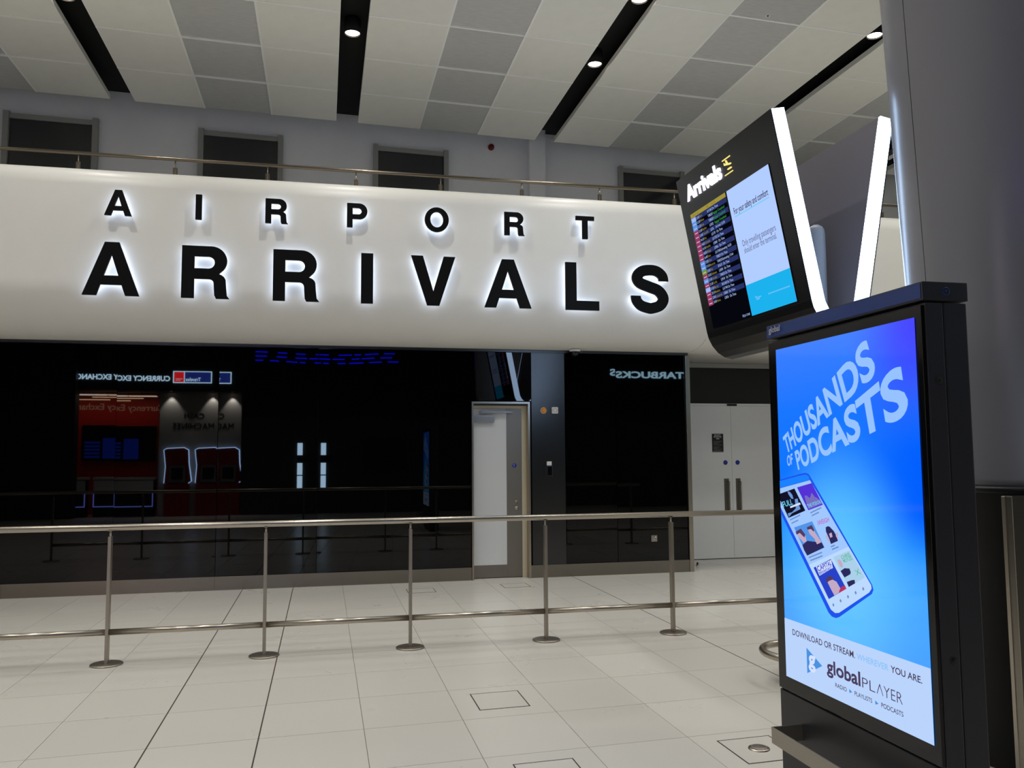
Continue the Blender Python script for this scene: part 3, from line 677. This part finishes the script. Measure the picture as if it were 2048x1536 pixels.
for n_, c_ in (('ad_letters', (150, 195, 255)), ('ad_white', (186, 212, 252)), ('ad_ink', (74, 62, 92)), ('ad_blue', (74, 146, 226)), ('ad_sky', (140, 196, 250)), ('ph_body', (30, 84, 238)), ('ph_edge', (22, 60, 150)), ('ph_face', (160, 200, 255)), ('ph_low', (188, 218, 255)), ('ph_bar', (28, 130, 255)),
               ('c_night', (18, 18, 40)), ('c_ghost', (110, 150, 215)), ('c_cyan', (110, 215, 250)), ('c_violet', (84, 50, 215)), ('c_mauve', (120, 110, 190)), ('c_sky', (82, 148, 232)), ('c_skin', (196, 170, 196)), ('c_navy', (44, 42, 92)), ('c_purple', (92, 70, 190)), ('c_pink', (190, 90, 190)),
               ('c_royal', (40, 66, 200)), ('c_red', (190, 50, 90)), ('c_mint', (170, 208, 235)), ('c_green', (84, 184, 150)), ('c_brown', (80, 60, 100)), ('c_white', (214, 226, 255)), ('c_ink', (110, 140, 200))):
    em(n_, c_, 1.0)
tb = TS.text(B(), 'THOUSANDS', [(-3.768, 1.677), (-3.082, 2.08), (-3.023, 1.917), (-3.734, 1.596)], 0.0045, 0.03)
TS.text(tb, 'PODCASTS', [(-3.666, 1.607), (-2.87, 1.954), (-2.838, 1.744), (-3.638, 1.519)], 0.0045, 0.03)
TS.text(tb, 'OF', [(-3.737, 1.586), (-3.685, 1.6), (-3.683, 1.548), (-3.731, 1.535)], 0.0045, 0.02)
part('headline', tb, 'ad_letters', scn)
part('white_panel', TS.rect(B(), -3.807, -2.79, 0.53, 0.805, 0.004), 'ad_white', scn)
def W_(txt, q, bold): part('slogan_text', TS.text(B(), txt, q, 0.005, bold), 'ad_ink', scn)
W_('DOWNLOAD OR STREAM.', rq(-3.737, -3.249, 0.738, 0.766), 0.009); W_('YOU ARE.', rq(-3.018, -2.838, 0.738, 0.764), 0.014); W_('global', rq(-3.461, -3.218, 0.612, 0.69), 0.025)
tb = TS.text(B(), 'PL', rq(-3.207, -3.122, 0.631, 0.672), 0.005, -0.012); TS.text(tb, 'YER', rq(-3.068, -2.955, 0.630, 0.672), 0.005, -0.012)
tb.quad_faces([TS.P(*p, 0.005) for p in ((-3.113, .631), (-3.109, .631), (-3.092, .666), (-3.075, .631), (-3.071, .631), (-3.090, .673), (-3.094, .673))], [(0, 1, 2, 6), (2, 3, 4, 5), (6, 2, 5)])
part('slogan_text', tb, 'ad_ink', scn)
W_('RADIO', rq(-3.40, -3.317, 0.583, 0.601), 0.008); W_('PLAYLISTS', rq(-3.262, -3.145, 0.584, 0.602), 0.008); W_('PODCASTS', rq(-3.087, -2.954, 0.584, 0.603), 0.008)
tb = TS.text(B(), 'WHEREVER', rq(-3.237, -3.032, 0.738, 0.763), 0.005, 0.014); part('slogan_word', tb, 'ad_sky', scn)
for q in ([(-3.62, 0.588), (-3.496, 0.649), (-3.62, 0.703)], [(-3.299, 0.584), (-3.278, 0.592), (-3.299, 0.601)], [(-3.125, 0.584), (-3.104, 0.592), (-3.125, 0.601)]): part('play_logo', TS.poly(B(), q, 0.005), 'ad_blue', scn)
part('logo_letter', TS.text(B(), 'g', rq(-3.605, -3.548, 0.602, 0.678), 0.006, 0.04), 'c_white', scn)
part('cap_name', TS.text(B(), 'global', rq(-3.86, -3.755, 2.192, 2.232), 0.0085, 0.02), 'post_grey', cp)
# the phone pictured on the screen
H1 = 0.0045
def P_(n_, pts, m_, h): return part(n_, TS.poly(B(), pts, h), m_, scn)
P_('phone_picture', [(-3.807, 1.305), (-3.432, 0.895), (-3.407, 0.882), (-3.377, 0.881), (-3.352, 0.890), (-3.118, 1.025), (-3.107, 1.043), (-3.114, 1.062), (-3.539, 1.493), (-3.55, 1.503), (-3.575, 1.508), (-3.624, 1.502), (-3.807, 1.47)], 'ph_body', H1)
P_('phone_display', [(-3.807, 1.335), (-3.412, 0.912), (-3.381, 0.902), (-3.352, 0.908), (-3.135, 1.028), (-3.118, 1.046), (-3.120, 1.060), (-3.541, 1.475), (-3.807, 1.428)], 'ph_face', H1+.0004)
P_('phone_display', [(-3.575, 1.086), (-3.412, 0.912), (-3.381, 0.902), (-3.352, 0.908), (-3.135, 1.028), (-3.118, 1.046), (-3.120, 1.060), (-3.263, 1.201)], 'ph_low', H1+.0006)
P_('phone_bar', [(-3.807, 1.43), (-3.541, 1.477), (-3.551, 1.494), (-3.575, 1.5), (-3.624, 1.494), (-3.807, 1.463)], 'ph_bar', H1+.0008)
h2, h3, h4 = H1+.001, H1+.0016, H1+.0022
P_('cover_dark', [(-3.806, 1.368), (-3.736, 1.289), (-3.587, 1.333), (-3.675, 1.432), (-3.806, 1.402)], 'c_night', h2)
tb = TS.poly(B(), [(-3.738, 1.417), (-3.729, 1.402), (-3.705, 1.383), (-3.685, 1.382), (-3.694, 1.4), (-3.714, 1.414)], h3)
tb.quad_faces([TS.P(*p, h3) for p in ((-3.674, 1.381), (-3.667, 1.339), (-3.703, 1.318), (-3.742, 1.31), (-3.732, 1.294), (-3.703, 1.313), (-3.627, 1.338), (-3.639, 1.355), (-3.65, 1.386))], [(0, 1, 7, 8), (1, 2, 5, 6), (1, 6, 7), (2, 3, 4, 5)])
part('cover_figure', tb, 'c_ghost', scn)
part('cover_title', TS.text(B(), 'FULL', [(-3.792, 1.362), (-3.699, 1.382), (-3.69, 1.356), (-3.775, 1.337)], h4, 0.01), 'c_cyan', scn)
P_('cover_strip', [(-3.718, 1.345), (-3.714, 1.337), (-3.622, 1.36), (-3.63, 1.368)], 'c_white', h4)
P_('cover_violet', [(-3.652, 1.438), (-3.562, 1.336), (-3.442, 1.368), (-3.526, 1.462)], 'c_violet', h2)
tb = B(); tb.quad_faces([TS.P(*p, h3) for p in ((-3.589, 1.401), (-3.578, 1.373), (-3.557, 1.342), (-3.446, 1.373), (-3.481, 1.395), (-3.506, 1.401), (-3.518, 1.411), (-3.53, 1.418), (-3.544, 1.392), (-3.573, 1.404))], [(0, 1, 8, 9), (1, 2, 3, 8), (3, 4, 5, 8), (5, 6, 7, 8)])
part('cover_figure', tb, 'c_mauve', scn)
part('cover_title', TS.text(B(), 'THE PODCAST', [(-3.572, 1.362), (-3.452, 1.392), (-3.446, 1.378), (-3.562, 1.346)], h4, 0.01), 'c_cyan', scn)
P_('cover_sky', [(-3.69, 1.247), (-3.587, 1.127), (-3.442, 1.178), (-3.534, 1.288)], 'c_sky', h2)
tb = B(); tb.quad_faces([TS.P(*p, h3) for p in ((-3.671, 1.226), (-3.65, 1.205), (-3.61, 1.183), (-3.585, 1.192), (-3.595, 1.22), (-3.63, 1.242))], [(0, 1, 2, 3, 4, 5)])
tb.quad_faces([TS.P(*p, h3) for p in ((-3.575, 1.254), (-3.558, 1.229), (-3.519, 1.21), (-3.503, 1.186), (-3.463, 1.2), (-3.484, 1.217), (-3.522, 1.246), (-3.538, 1.267))], [(0, 1, 2, 5, 6, 7), (2, 3, 4, 5)])
part('cover_figure', tb, 'c_skin', scn)
tb = TS.poly(B(), [(-3.676, 1.228), (-3.668, 1.215), (-3.64, 1.226), (-3.602, 1.208), (-3.593, 1.222), (-3.63, 1.247)], h3+.0004); TS.poly(tb, [(-3.58, 1.256), (-3.572, 1.246), (-3.545, 1.252), (-3.524, 1.242), (-3.518, 1.25), (-3.537, 1.271)], h3+.0004)
part('cover_figure', tb, 'c_brown', scn)
tb = TS.poly(B(), [(-3.622, 1.171), (-3.608, 1.149), (-3.5, 1.187), (-3.508, 1.197), (-3.579, 1.195)], h3+.0002); TS.poly(tb, [(-3.608, 1.149), (-3.583, 1.127), (-3.444, 1.179), (-3.463, 1.2)], h3+.0003)
part('cover_figure', tb, 'c_navy', scn)
part('cover_title', TS.text(B(), 'iWEIGH', [(-3.493, 1.293), (-3.403, 1.316), (-3.395, 1.297), (-3.485, 1.272)], h3, 0.01), 'c_pink', scn)
tb = TS.poly(B(), [(-3.427, 1.269), (-3.426, 1.251), (-3.403, 1.221), (-3.391, 1.199), (-3.337, 1.218), (-3.352, 1.244), (-3.366, 1.258), (-3.395, 1.274), (-3.408, 1.276)], h3)
part('cover_figure', tb, 'c_navy', scn)
tb = TS.poly(B(), [(-3.402, 1.243), (-3.393, 1.226), (-3.376, 1.232), (-3.382, 1.25)], h4); TS.poly(tb, [(-3.43, 1.232), (-3.405, 1.203), (-3.4, 1.21), (-3.418, 1.236)], h4); TS.poly(tb, [(-3.352, 1.238), (-3.34, 1.228), (-3.333, 1.254), (-3.345, 1.252)], h4)
part('cover_figure', tb, 'c_skin', scn)
P_('cover_royal', [(-3.536, 1.078), (-3.424, 0.955), (-3.29, 1.02), (-3.397, 1.133)], 'c_royal', h2)
P_('cover_badge', [(-3.516, 1.085), (-3.489, 1.048), (-3.383, 1.096), (-3.394, 1.130)], 'c_white', h3)
tb = TS.text(B(), 'CAPITAL', [(-3.511, 1.086), (-3.398, 1.126), (-3.39, 1.108), (-3.498, 1.065)], h4, 0.02); TS.text(tb, 'BREAKFAST', [(-3.494, 1.064), (-3.392, 1.104), (-3.387, 1.092), (-3.486, 1.052)], h4, 0.015)
part('cover_title', tb, 'c_royal', scn)
P_('cover_figure', [(-3.43, 1.03), (-3.405, 1.002), (-3.379, 0.977), (-3.335, 1.0), (-3.334, 1.016), (-3.36, 1.04), (-3.39, 1.045)], 'c_skin', h3)
P_('cover_figure', [(-3.44, 1.041), (-3.432, 1.024), (-3.415, 1.036), (-3.385, 1.046), (-3.378, 1.05), (-3.395, 1.058), (-3.417, 1.057)], 'c_brown', h4)
P_('cover_figure', [(-3.345, 0.994), (-3.29, 1.02), (-3.297, 1.033), (-3.325, 1.022), (-3.34, 1.006)], 'c_red', h4)
P_('cover_mint', [(-3.378, 1.143), (-3.272, 1.03), (-3.158, 1.086), (-3.257, 1.186)], 'c_mint', h2)
tb = TS.text(B(), 'CHRIS', [(-3.322, 1.155), (-3.262, 1.177), (-3.248, 1.163), (-3.313, 1.141)], h3, 0.015); TS.text(tb, 'MOYLES', [(-3.311, 1.14), (-3.248, 1.163), (-3.234, 1.15), (-3.296, 1.129)], h3, 0.015)
TS.text(tb, 'X', [(-3.228, 1.105), (-3.198, 1.117), (-3.182, 1.098), (-3.212, 1.086)], h3, 0.0)
part('cover_title', tb, 'c_green', scn)
P_('cover_figure', [(-3.347, 1.134), (-3.333, 1.111), (-3.318, 1.104), (-3.306, 1.115), (-3.319, 1.134), (-3.334, 1.14)], 'c_skin', h3)
tb = TS.poly(B(), [(-3.327, 1.09), (-3.3, 1.066), (-3.258, 1.085), (-3.253, 1.094), (-3.262, 1.109), (-3.297, 1.106)], h3); TS.poly(tb, [(-3.285, 1.049), (-3.272, 1.03), (-3.226, 1.052), (-3.229, 1.066), (-3.25, 1.062)], h3)
part('cover_figure', tb, 'c_navy', scn)
tb = B()
for a, b_, l in ((-3.722, 1.283, .09), (-3.71, 1.268, .06), (-3.545, 1.328, .09), (-3.535, 1.316, .06), (-3.572, 1.122, .11), (-3.56, 1.11, .1), (-3.392, 1.19, .03), (-3.385, 1.179, .05)):
    TS.poly(tb, [(a, b_), (a, b_-0.006), (a+l, b_-0.006+l*0.33), (a+l, b_+l*0.33)], h3)
for a, b_ in ((-3.39, 0.935), (-3.335, 0.962), (-3.28, 0.988), (-3.225, 1.013), (-3.172, 1.037)): TS.poly(tb, [(a-.008, b_), (a, b_-.008), (a+.008, b_), (a, b_+.009)], h3)
setp(part('phone_small_print', tb, 'c_ink', scn), kind='stuff')

# ------------------------------------------------------------------ small wall and floor fittings
Yp = YW-0.006
t = thing('warning_beacon', 'round amber beacon on the black panel beside the white door', 'beacon', (2.856, Yp, 2.188))
part('base', B().lathe([(0.0, Yp-0.012), (0.04, Yp-0.012), (0.042, Yp-0.006), (0.042, Yp)], 28, (2.856, 0, 2.188), 'y'), 'plastic_white', t)
part('lens', B().lathe([(0.0, Yp-0.055), (0.016, Yp-0.052), (0.028, Yp-0.043), (0.034, Yp-0.028), (0.036, Yp-0.012)], 28, (2.856, 0, 2.188), 'y'), 'beacon_amber', t)
t = thing('wall_sounder', 'square white alarm box next to the amber beacon', 'alarm box', (3.008, Yp, 2.19))
part('body', B().bbox(2.964, 3.052, Yp-0.035, Yp, 2.146, 2.234, 0.012), 'plastic_white', t)
part('grille', B().box(2.984, 3.032, Yp-0.037, Yp-0.034, 2.166, 2.169).box(2.984, 3.032, Yp-0.037, Yp-0.034, 2.211, 2.214).box(2.984, 2.987, Yp-0.037, Yp-0.034, 2.169, 2.211).box(3.029, 3.032, Yp-0.037, Yp-0.034, 2.169, 2.211), 'plastic_grey', t)
part('screw', B().lathe([(0, Yp-0.037), (0.004, Yp-0.037), (0.004, Yp-0.033)], 10, (2.972, 0, 2.19), 'y').lathe([(0, Yp-0.037), (0.004, Yp-0.037), (0.004, Yp-0.033)], 10, (3.044, 0, 2.19), 'y'), 'plastic_grey', t)
t = thing('card_reader', 'glossy black card reader with white tag on the black panel', 'card reader', (2.925, Yp, 1.4))
part('body', B().bbox(2.884, 2.966, Yp-0.03, Yp, 1.318, 1.458, 0.012), 'bezel_gloss', t)
part('tag', B().box(2.894, 2.958, Yp-0.012, Yp, 1.46, 1.512), 'plastic_white', t)
part('frame', B().box(2.876, 2.974, Yp-0.008, Yp, 1.310, 1.320).box(2.876, 2.884, Yp-0.008, Yp, 1.32, 1.458).box(2.966, 2.974, Yp-0.008, Yp, 1.32, 1.458), 'totem_grey', t)
t = thing('power_socket', 'small white wall socket low on the black glass', 'socket', (4.386, YW, 0.462))
part('plate', B().bbox(4.343, 4.429, YW-0.012, YW-0.0005, 0.419, 0.505, 0.004), 'steel', t)
part('insert', B().box(4.358, 4.414, YW-0.014, YW-0.0115, 0.432, 0.492), 'plastic_grey', t)
part('switch', B().bbox(4.397, 4.41, YW-0.02, YW-0.0135, 0.468, 0.49, 0.002), 'plastic_white', t)
part('plug_pin_hole', B().box(4.38, 4.386, YW-0.0148, YW-0.0135, 0.458, 0.472).box(4.368, 4.38, YW-0.0148, YW-0.0135, 0.44, 0.446).box(4.388, 4.4, YW-0.0148, YW-0.0135, 0.44, 0.446), 'plastic_white', t)
t = thing('dome_camera', 'small black dome camera under the fascia above the black panel', 'camera', (3.26, 10.78, 2.998))
part('mount', B().lathe([(0, 2.996), (0.075, 2.996), (0.075, 2.978), (0.062, 2.968)], 28, (3.26, 10.78, 0)), 'plastic_white', t)
part('dome', B().lathe([(0.058, 2.97), (0.056, 2.945), (0.044, 2.92), (0.022, 2.906), (0, 2.902)], 28, (3.26, 10.78, 0)), 'bezel_gloss', t)
t = thing('alarm_sounder', 'round dark red alarm sounder high on the gallery wall', 'alarm', (2.62, UW(2.62), 6.62))
part('base', B().lathe([(0, -0.02), (0.05, -0.02), (0.052, -0.0)], 24, (2.62, UW(2.62)-0.003, 6.615), 'y'), 'alarm_red', t)
part('horn', B().lathe([(0, -0.06), (0.026, -0.062), (0.044, -0.05), (0.048, -0.02)], 24, (2.62, UW(2.62)-0.003, 6.615), 'y'), 'alarm_red', t)
t = thing('door_stop', 'small steel door stop on the floor before the double doors', 'door stop', (5.267, 11.49, 0))
part('base', B().lathe([(0, 0.012), (0.02, 0.012), (0.022, 0.001)], 20, (5.267, 11.49, 0)), 'steel', t)
part('buffer', B().lathe([(0.013, 0.012), (0.013, 0.04), (0.010, 0.045), (0, 0.046)], 20, (5.267, 11.49, 0)), 'lock_black', t)
t = thing('ceiling_sensor', 'tiny round sensor in a grey mesh ceiling panel', 'sensor', (5.03, 8.66, 6.7))
part('ring', B().lathe([(0.012, 6.71), (0.026, 6.705), (0.03, 6.712)], 20, (5.03, 8.66, 0)), 'plastic_white', t)
part('eye', B().lathe([(0, 6.70), (0.008, 6.702), (0.012, 6.711)], 16, (5.03, 8.66, 0)), 'lock_black', t)
# low tubular guard beside the totem
t = thing('floor_guard_rail', 'low looped steel tube guard peeking out behind the totem', 'guard rail', (3.3, 5.53, 0))
loop = [(4.0, 5.83, 0.2)] + [(3.33+0.28*math.cos(math.radians(a)), 5.53+0.30*math.sin(math.radians(a)), 0.2) for a in range(90, 271, 12)] + [(4.0, 5.23, 0.2)]
part('tube', B().tube(loop, 0.026, 14), 'steel', t)
part('plate', B().prism([(3.05, 5.5, 0.185), (3.35, 5.36, 0.185), (3.95, 5.36, 0.185), (3.95, 5.7, 0.185), (3.35, 5.7, 0.185)], (0, 0, 0.006)), 'steel_dark', t)
for y in (5.23, 5.83): part('leg', B().cyl((3.9, y, 0.0), (3.9, y, 0.2), 0.022, 12), 'steel', t)

# ------------------------------------------------------------------ the shop side of the hall behind the viewer (mirrored in the black glass)
mat('shop_black', (7, 7, 8), 0.6); mat('shop_dark', (58, 58, 58), 0.7); mat('shop_red', (205, 38, 14), 0.5); mat('shop_grey', (176, 174, 170), 0.6, var=0.02)
mat('shop_white', (214, 214, 214), 0.4); mat('atm_red', (150, 22, 26), 0.4); mat('atm_black', (14, 14, 16), 0.3); mat('atm_grey', (130, 132, 134), 0.4); mat('ink_black', (14, 14, 14), 0.6)
em('neon_cool', (190, 225, 250), 18.2); em('logo_blue', (34, 48, 130), 11.7); em('logo_red', (220, 30, 34), 14.3); em('led_edge', (170, 205, 255), 16.8); em('screen_blue', (30, 60, 200), 1.6); em('wall_script', (235, 170, 140), 2.2)
em('neon_blue', (20, 20, 255), 18.0); em('coffee_sign', (170, 215, 240), 11.2); em('bar_light', (190, 225, 255), 15.6); em('strip_warm', (255, 205, 160), 12.0); em('lamp_warm', (255, 235, 215), 40.0); em('edge_blue', (110, 130, 235), 7.0)
YB = -2.8
wb = part('wall_bulkhead', B().box(-9.2, 12.2, YB-0.15, YB, 3.42, 6.93), 'shop_black'); setp(wb, 'black shop front bulkhead mirrored in the glass wall', 'wall', kind='structure')
wb = part('wall_back', B().box(-2.75, 12.2, YB-0.15, YB, 2.72, 3.42), 'shop_black'); setp(wb, 'dark wall behind the viewer, mirrored right of the cash machines', 'wall', kind='structure')
part('dado', B().box(-2.75, 12.2, YB-0.15, YB, 0, 2.72), 'shop_dark', wb)
setp(part('wall_pier', B().box(-9.2, -5.93, YB-0.15, YB+0.3, 0, 6.93), 'shop_black'), 'black pier left of the mirrored currency booth', 'wall', kind='structure')
setp(part('wall_cash', B().box(-4.4, -2.75, YB-0.35, YB-0.2, 0, 3.42), 'shop_grey'), 'grey cash machine wall mirrored in the black glass', 'wall', kind='structure')
setp(part('wall_booth_rear', B().box(-6.95, -4.4, -4.3, -4.2, 0, 3.42), 'shop_red'), 'red rear wall of the currency booth mirrored in the black glass', 'wall', kind='structure')
setp(part('wall_booth_left', B().box(-6.95, -6.85, -4.2, YB-0.15, 0, 3.42), 'shop_red'), 'red side wall of the currency booth', 'wall', kind='structure')
setp(part('wall_booth_right', B().box(-4.45, -4.4, -4.2, YB-0.35, 0, 3.42), 'shop_grey'), 'grey side wall of the currency booth next to the cash machines', 'wall', kind='structure')
setp(part('ceiling_booth', B().box(-6.95, -4.4, -4.3, YB-0.15, 3.4, 3.42), 'shop_black'), 'black ceiling of the currency booth', 'ceiling', kind='structure')
BS = Surf((0, YB, 0), (-1, 0, 0), (0, 0, 1))
def lit_text(label, txt, quad, m_, surf=BS, cat='shop sign', bold=0.02, thick=0.02): return solo('illuminated_sign', surf.text(B(), txt, quad, 0.004, bold, thick=thick), m_, label, cat)
lit_text('glowing CURRENCY EXCHANGE lettering mirrored at the left of the black glass', 'CURRENCY EXCHANGE', rq(4.13, 6.08, 3.685, 3.83), 'neon_cool')
t = thing('logo_sign', 'blue and red framed logo sign mirrored beside the CURRENCY lettering', 'shop sign', (-3.55, YB, 3.8))
def bbx(a0, a1, z0, z1, h0_, h1_): return B().box(-a1, -a0, YB+h0_, YB+h1_, z0, z1)
part('blue_field', bbx(3.07, 3.75, 3.66, 3.95, 0.005, 0.03), 'logo_blue', t); part('red_field', bbx(3.76, 4.02, 3.66, 3.95, 0.005, 0.03), 'logo_red', t)
fr = bbx(3.04, 4.05, 3.945, 3.965, 0.005, 0.04)
for q in ((3.04, 4.05, 3.64, 3.66), (3.04, 3.06, 3.66, 3.945), (4.03, 4.05, 3.66, 3.945), (3.745, 3.765, 3.66, 3.945)): fr.box(-q[1], -q[0], YB+0.005, YB+0.04, q[2], q[3])
part('lit_frame', fr, 'neon_cool', t)
tb = BS.text(B(), 'Travelex', rq(3.33, 3.73, 3.69, 3.79), 0.033, 0.015); BS.text(tb, 'worldwide', rq(3.80, 3.98, 3.745, 3.765), 0.033, 0.01); BS.text(tb, 'money', rq(3.86, 3.98, 3.70, 3.72), 0.033, 0.01)
part('logo_text', tb, 'neon_cool', t)
solo('wall_lettering', Surf((0, -4.2, 0), (-1, 0, 0), (0, 0, 1)).text(B(), 'Currency Exchange', rq(4.5, 6.5, 2.88, 3.12), 0.004, 0.01, thick=0.01), 'wall_script', 'pale Currency Exchange lettering mirrored on the red booth wall', 'lettering')
for i, (x, y) in enumerate(((-4.95, -3.3), (-5.35, -3.6), (-5.75, -3.9))):
    t = thing('ceiling_light_bar', ['warm light bar over the booth, the one nearest the cash machines', 'warm light bar at the back of the red booth', 'warm light bar over the far end of the red booth'][i], 'light bar', (x, y, 3.36), 'warm light bars in the currency booth')
    part('tube', B().box(x-0.4, x+0.4, y-0.012, y+0.012, 3.30-0.05*i, 3.318-0.05*i), 'strip_warm', t); part('clip', B().box(x-0.01, x+0.01, y-0.01, y+0.01, 3.318-0.05*i, 3.4), 'shop_black', t)
ld = bpy.data.lights.new('booth_light', 'AREA'); ld.energy = 36; ld.shape = 'RECTANGLE'; ld.size = 2.0; ld.size_y = 0.5; ld.color = (1, 0.85, 0.72)
lo = bpy.data.objects.new('booth_light', ld); COL.objects.link(lo); lo.location = (-5.6, -3.55, 3.32); lo.parent = None
t = thing('rate_screen', 'dark rate board with blue figures mirrored on the red booth wall', 'screen', (-5.4, -4.2, 2.0))
part('case', B().box(-6.1, -4.68, -4.165, -4.12, 1.5, 2.5), 'atm_black', t); 
tb = B()
for k in range(5): tb.box(-6.02, -5.62, -4.12, -4.118, 1.58+0.1*k, 1.64+0.1*k)
tb.box(-5.55, -5.15, -4.12, -4.118, 1.56, 2.14); part('rate_display', tb, 'screen_blue', t)
for i, (x0, x1) in enumerate(((-5.52, -4.52), (-6.4, -5.72))):
    t = thing('exchange_counter', ['white counter unit with lit edges beside the cash machine wall', 'white counter unit with lit edges at the far end of the booth'][i], 'counter', ((x0+x1)/2, -3.2, 0), 'booth counters')
    part('body', B().box(x0, x1, -3.4, -3.0, 0, 1.0), 'shop_black', t); part('top', B().box(x0-0.02, x1+0.02, -3.45, -2.96, 1.0, 1.06), 'shop_white', t)
    part('band', B().box(x0, x1, -3.0, -2.99, 0.66, 0.98), 'shop_white', t)
    part('lit_edge', B().box(x0, x1, -2.985, -2.975, 0.27, 0.29).box(x1-0.02, x1, -2.985, -2.975, 0.29, 0.64).box(x0, x0+0.02, -2.985, -2.975, 0.29, 0.64), 'edge_blue', t)
def atm(label, x):
    t = thing('cash_machine', label, 'cash machine', (x, -2.8, 0), 'two cash machines'); y = YB-0.165
    out = [(x-.33, 0.9), (x+.28, 0.9), (x+.36, 0.95), (x+.29, 1.43), (x+.27, 1.8), (x+.16, 1.86), (x-.28, 1.84), (x-.35, 1.8), (x-.3, 1.36)]
    part('surround', B().prism([(a, y, z) for a, z in out], (0, 0.06, 0)), 'atm_red', t)
    pth = [(a, y+0.03, z) for a, z in out[1:]]+[(x-.33, y+0.03, 0.9)]
    part('lit_outline', B().tube([(x+(a-x)*1.03, b_, z+0.006*(z > 1.7)) for a, b_, z in pth], 0.014, 8), 'led_edge', t)
    part('fascia_plate', B().box(x-.2, x+.2, y+0.06, y+0.1, 0.92, 1.38), 'atm_grey', t); part('display', B().box(x-.15, x+.15, y+0.1, y+0.105, 1.0, 1.32), 'atm_black', t)
    part('cabinet', B().box(x-.32, x+.32, y, y+0.1, 0.0, 0.88), 'atm_red', t)
    part('lettering', BS.text(B(), 'ATM', rq(-x-.12, -x+.12, 1.6, 1.7), -0.2+0.063, 0.01), 'atm_grey', t)
atm('cash machine with glowing outline nearest the red booth', -3.9); atm('cash machine with glowing outline farthest from the red booth', -3.09)
CS = Surf((0, YB-0.2, 0), (-1, 0, 0), (0, 0, 1)); tb = CS.text(B(), 'CASH', rq(3.24, 3.77, 2.68, 2.82), 0.004, 0.0, thick=0.004); CS.text(tb, 'MACHINES', rq(2.98, 4.06, 2.38, 2.55), 0.004, 0.0, thick=0.004)
solo('cash_lettering', tb, 'ink_black', 'black CASH MACHINES lettering mirrored on the grey wall', 'lettering')
for i, x in enumerate((-4.1, -3.02)):
    t = thing('wall_washer_spot', ['warm spotlight over the cash machine wall next to the red booth', 'warm spotlight over the cash machine wall at its outer end'][i], 'spotlight', (x, YB-0.08, 3.4), 'cash machine spotlights')
    part('ring', B().lathe([(0.035, 3.405), (0.06, 3.4), (0.06, 3.418)], 16, (x, YB-0.08, 0)), 'steel', t); part('lens', B().lathe([(0, 3.408), (0.035, 3.408)], 16, (x, YB-0.08, 0)), 'lamp_warm', t)
    ld = bpy.data.lights.new('washer_beam', 'SPOT'); ld.energy = 170; ld.color = (1, .93, .84); ld.spot_size = math.radians(75); ld.spot_blend = 0.5; ld.shadow_soft_size = 0.02
    lo = bpy.data.objects.new('washer_beam', ld); COL.objects.link(lo); lo.parent = t; lo.location = (0, 0, -0.02); lo.rotation_euler = (math.radians(-6), 0, 0)
lit_text('pale coffee shop lettering mirrored at the right end of the black glass', 'STARBUCKS', rq(-11.2, -8.75, 3.94, 4.15), 'coffee_sign', bold=0.03)
t = thing('blue_neon_lines', 'blue neon line light mirrored along the top of the black glass', 'neon light', (0, YB, 4.4)); nb = [B(), B(), B()]
random.seed(3)
for k, z in enumerate((4.28, 4.40, 4.52)):
    x = -2.4
    while x < 0.75:
        l = random.uniform(.15, .4); nb[k].tube([(x, YB+0.03, z+0.03*math.sin(2*x)), (x+l, YB+0.03, z+0.03*math.sin(2*(x+l)))], 0.01, 6); x += l+random.uniform(.05, .3)
for b_ in nb: part('tube', b_, 'neon_blue', t)
t = thing('vertical_light_bar', 'white upright light bar mirrored twice in the middle of the black glass', 'light bar', (-1.15, YB, 0.7))
part('diffuser', B().box(-1.22, -1.08, YB+0.005, YB+0.03, 0.72, 1.98), 'bar_light', t); part('holder', B().box(-1.24, -1.06, YB+0.002, YB+0.005, 0.68, 2.02), 'shop_black', t); part('crossbar', B().box(-1.24, -1.06, YB+0.03, YB+0.036, 1.06, 1.09).box(-1.24, -0.88, YB+0.03, YB+0.036, 1.42, 1.64), 'shop_black', t)
t = thing('picture_frame', 'dark framed poster mirrored faintly left of the white door', 'poster', (1.0, YB, 1.6))
part('poster', B().box(0.0, 1.15, YB, YB+0.012, 1.22, 2.06), 'shop_black', t); part('rim', B().box(-0.02, 1.17, YB+0.001, YB+0.016, 2.06, 2.08).box(-0.02, 1.17, YB+0.001, YB+0.016, 1.2, 1.22).box(-0.02, 0, YB+0.001, YB+0.016, 1.22, 2.06).box(1.15, 1.17, YB+0.001, YB+0.016, 1.22, 2.06), 'atm_black', t)
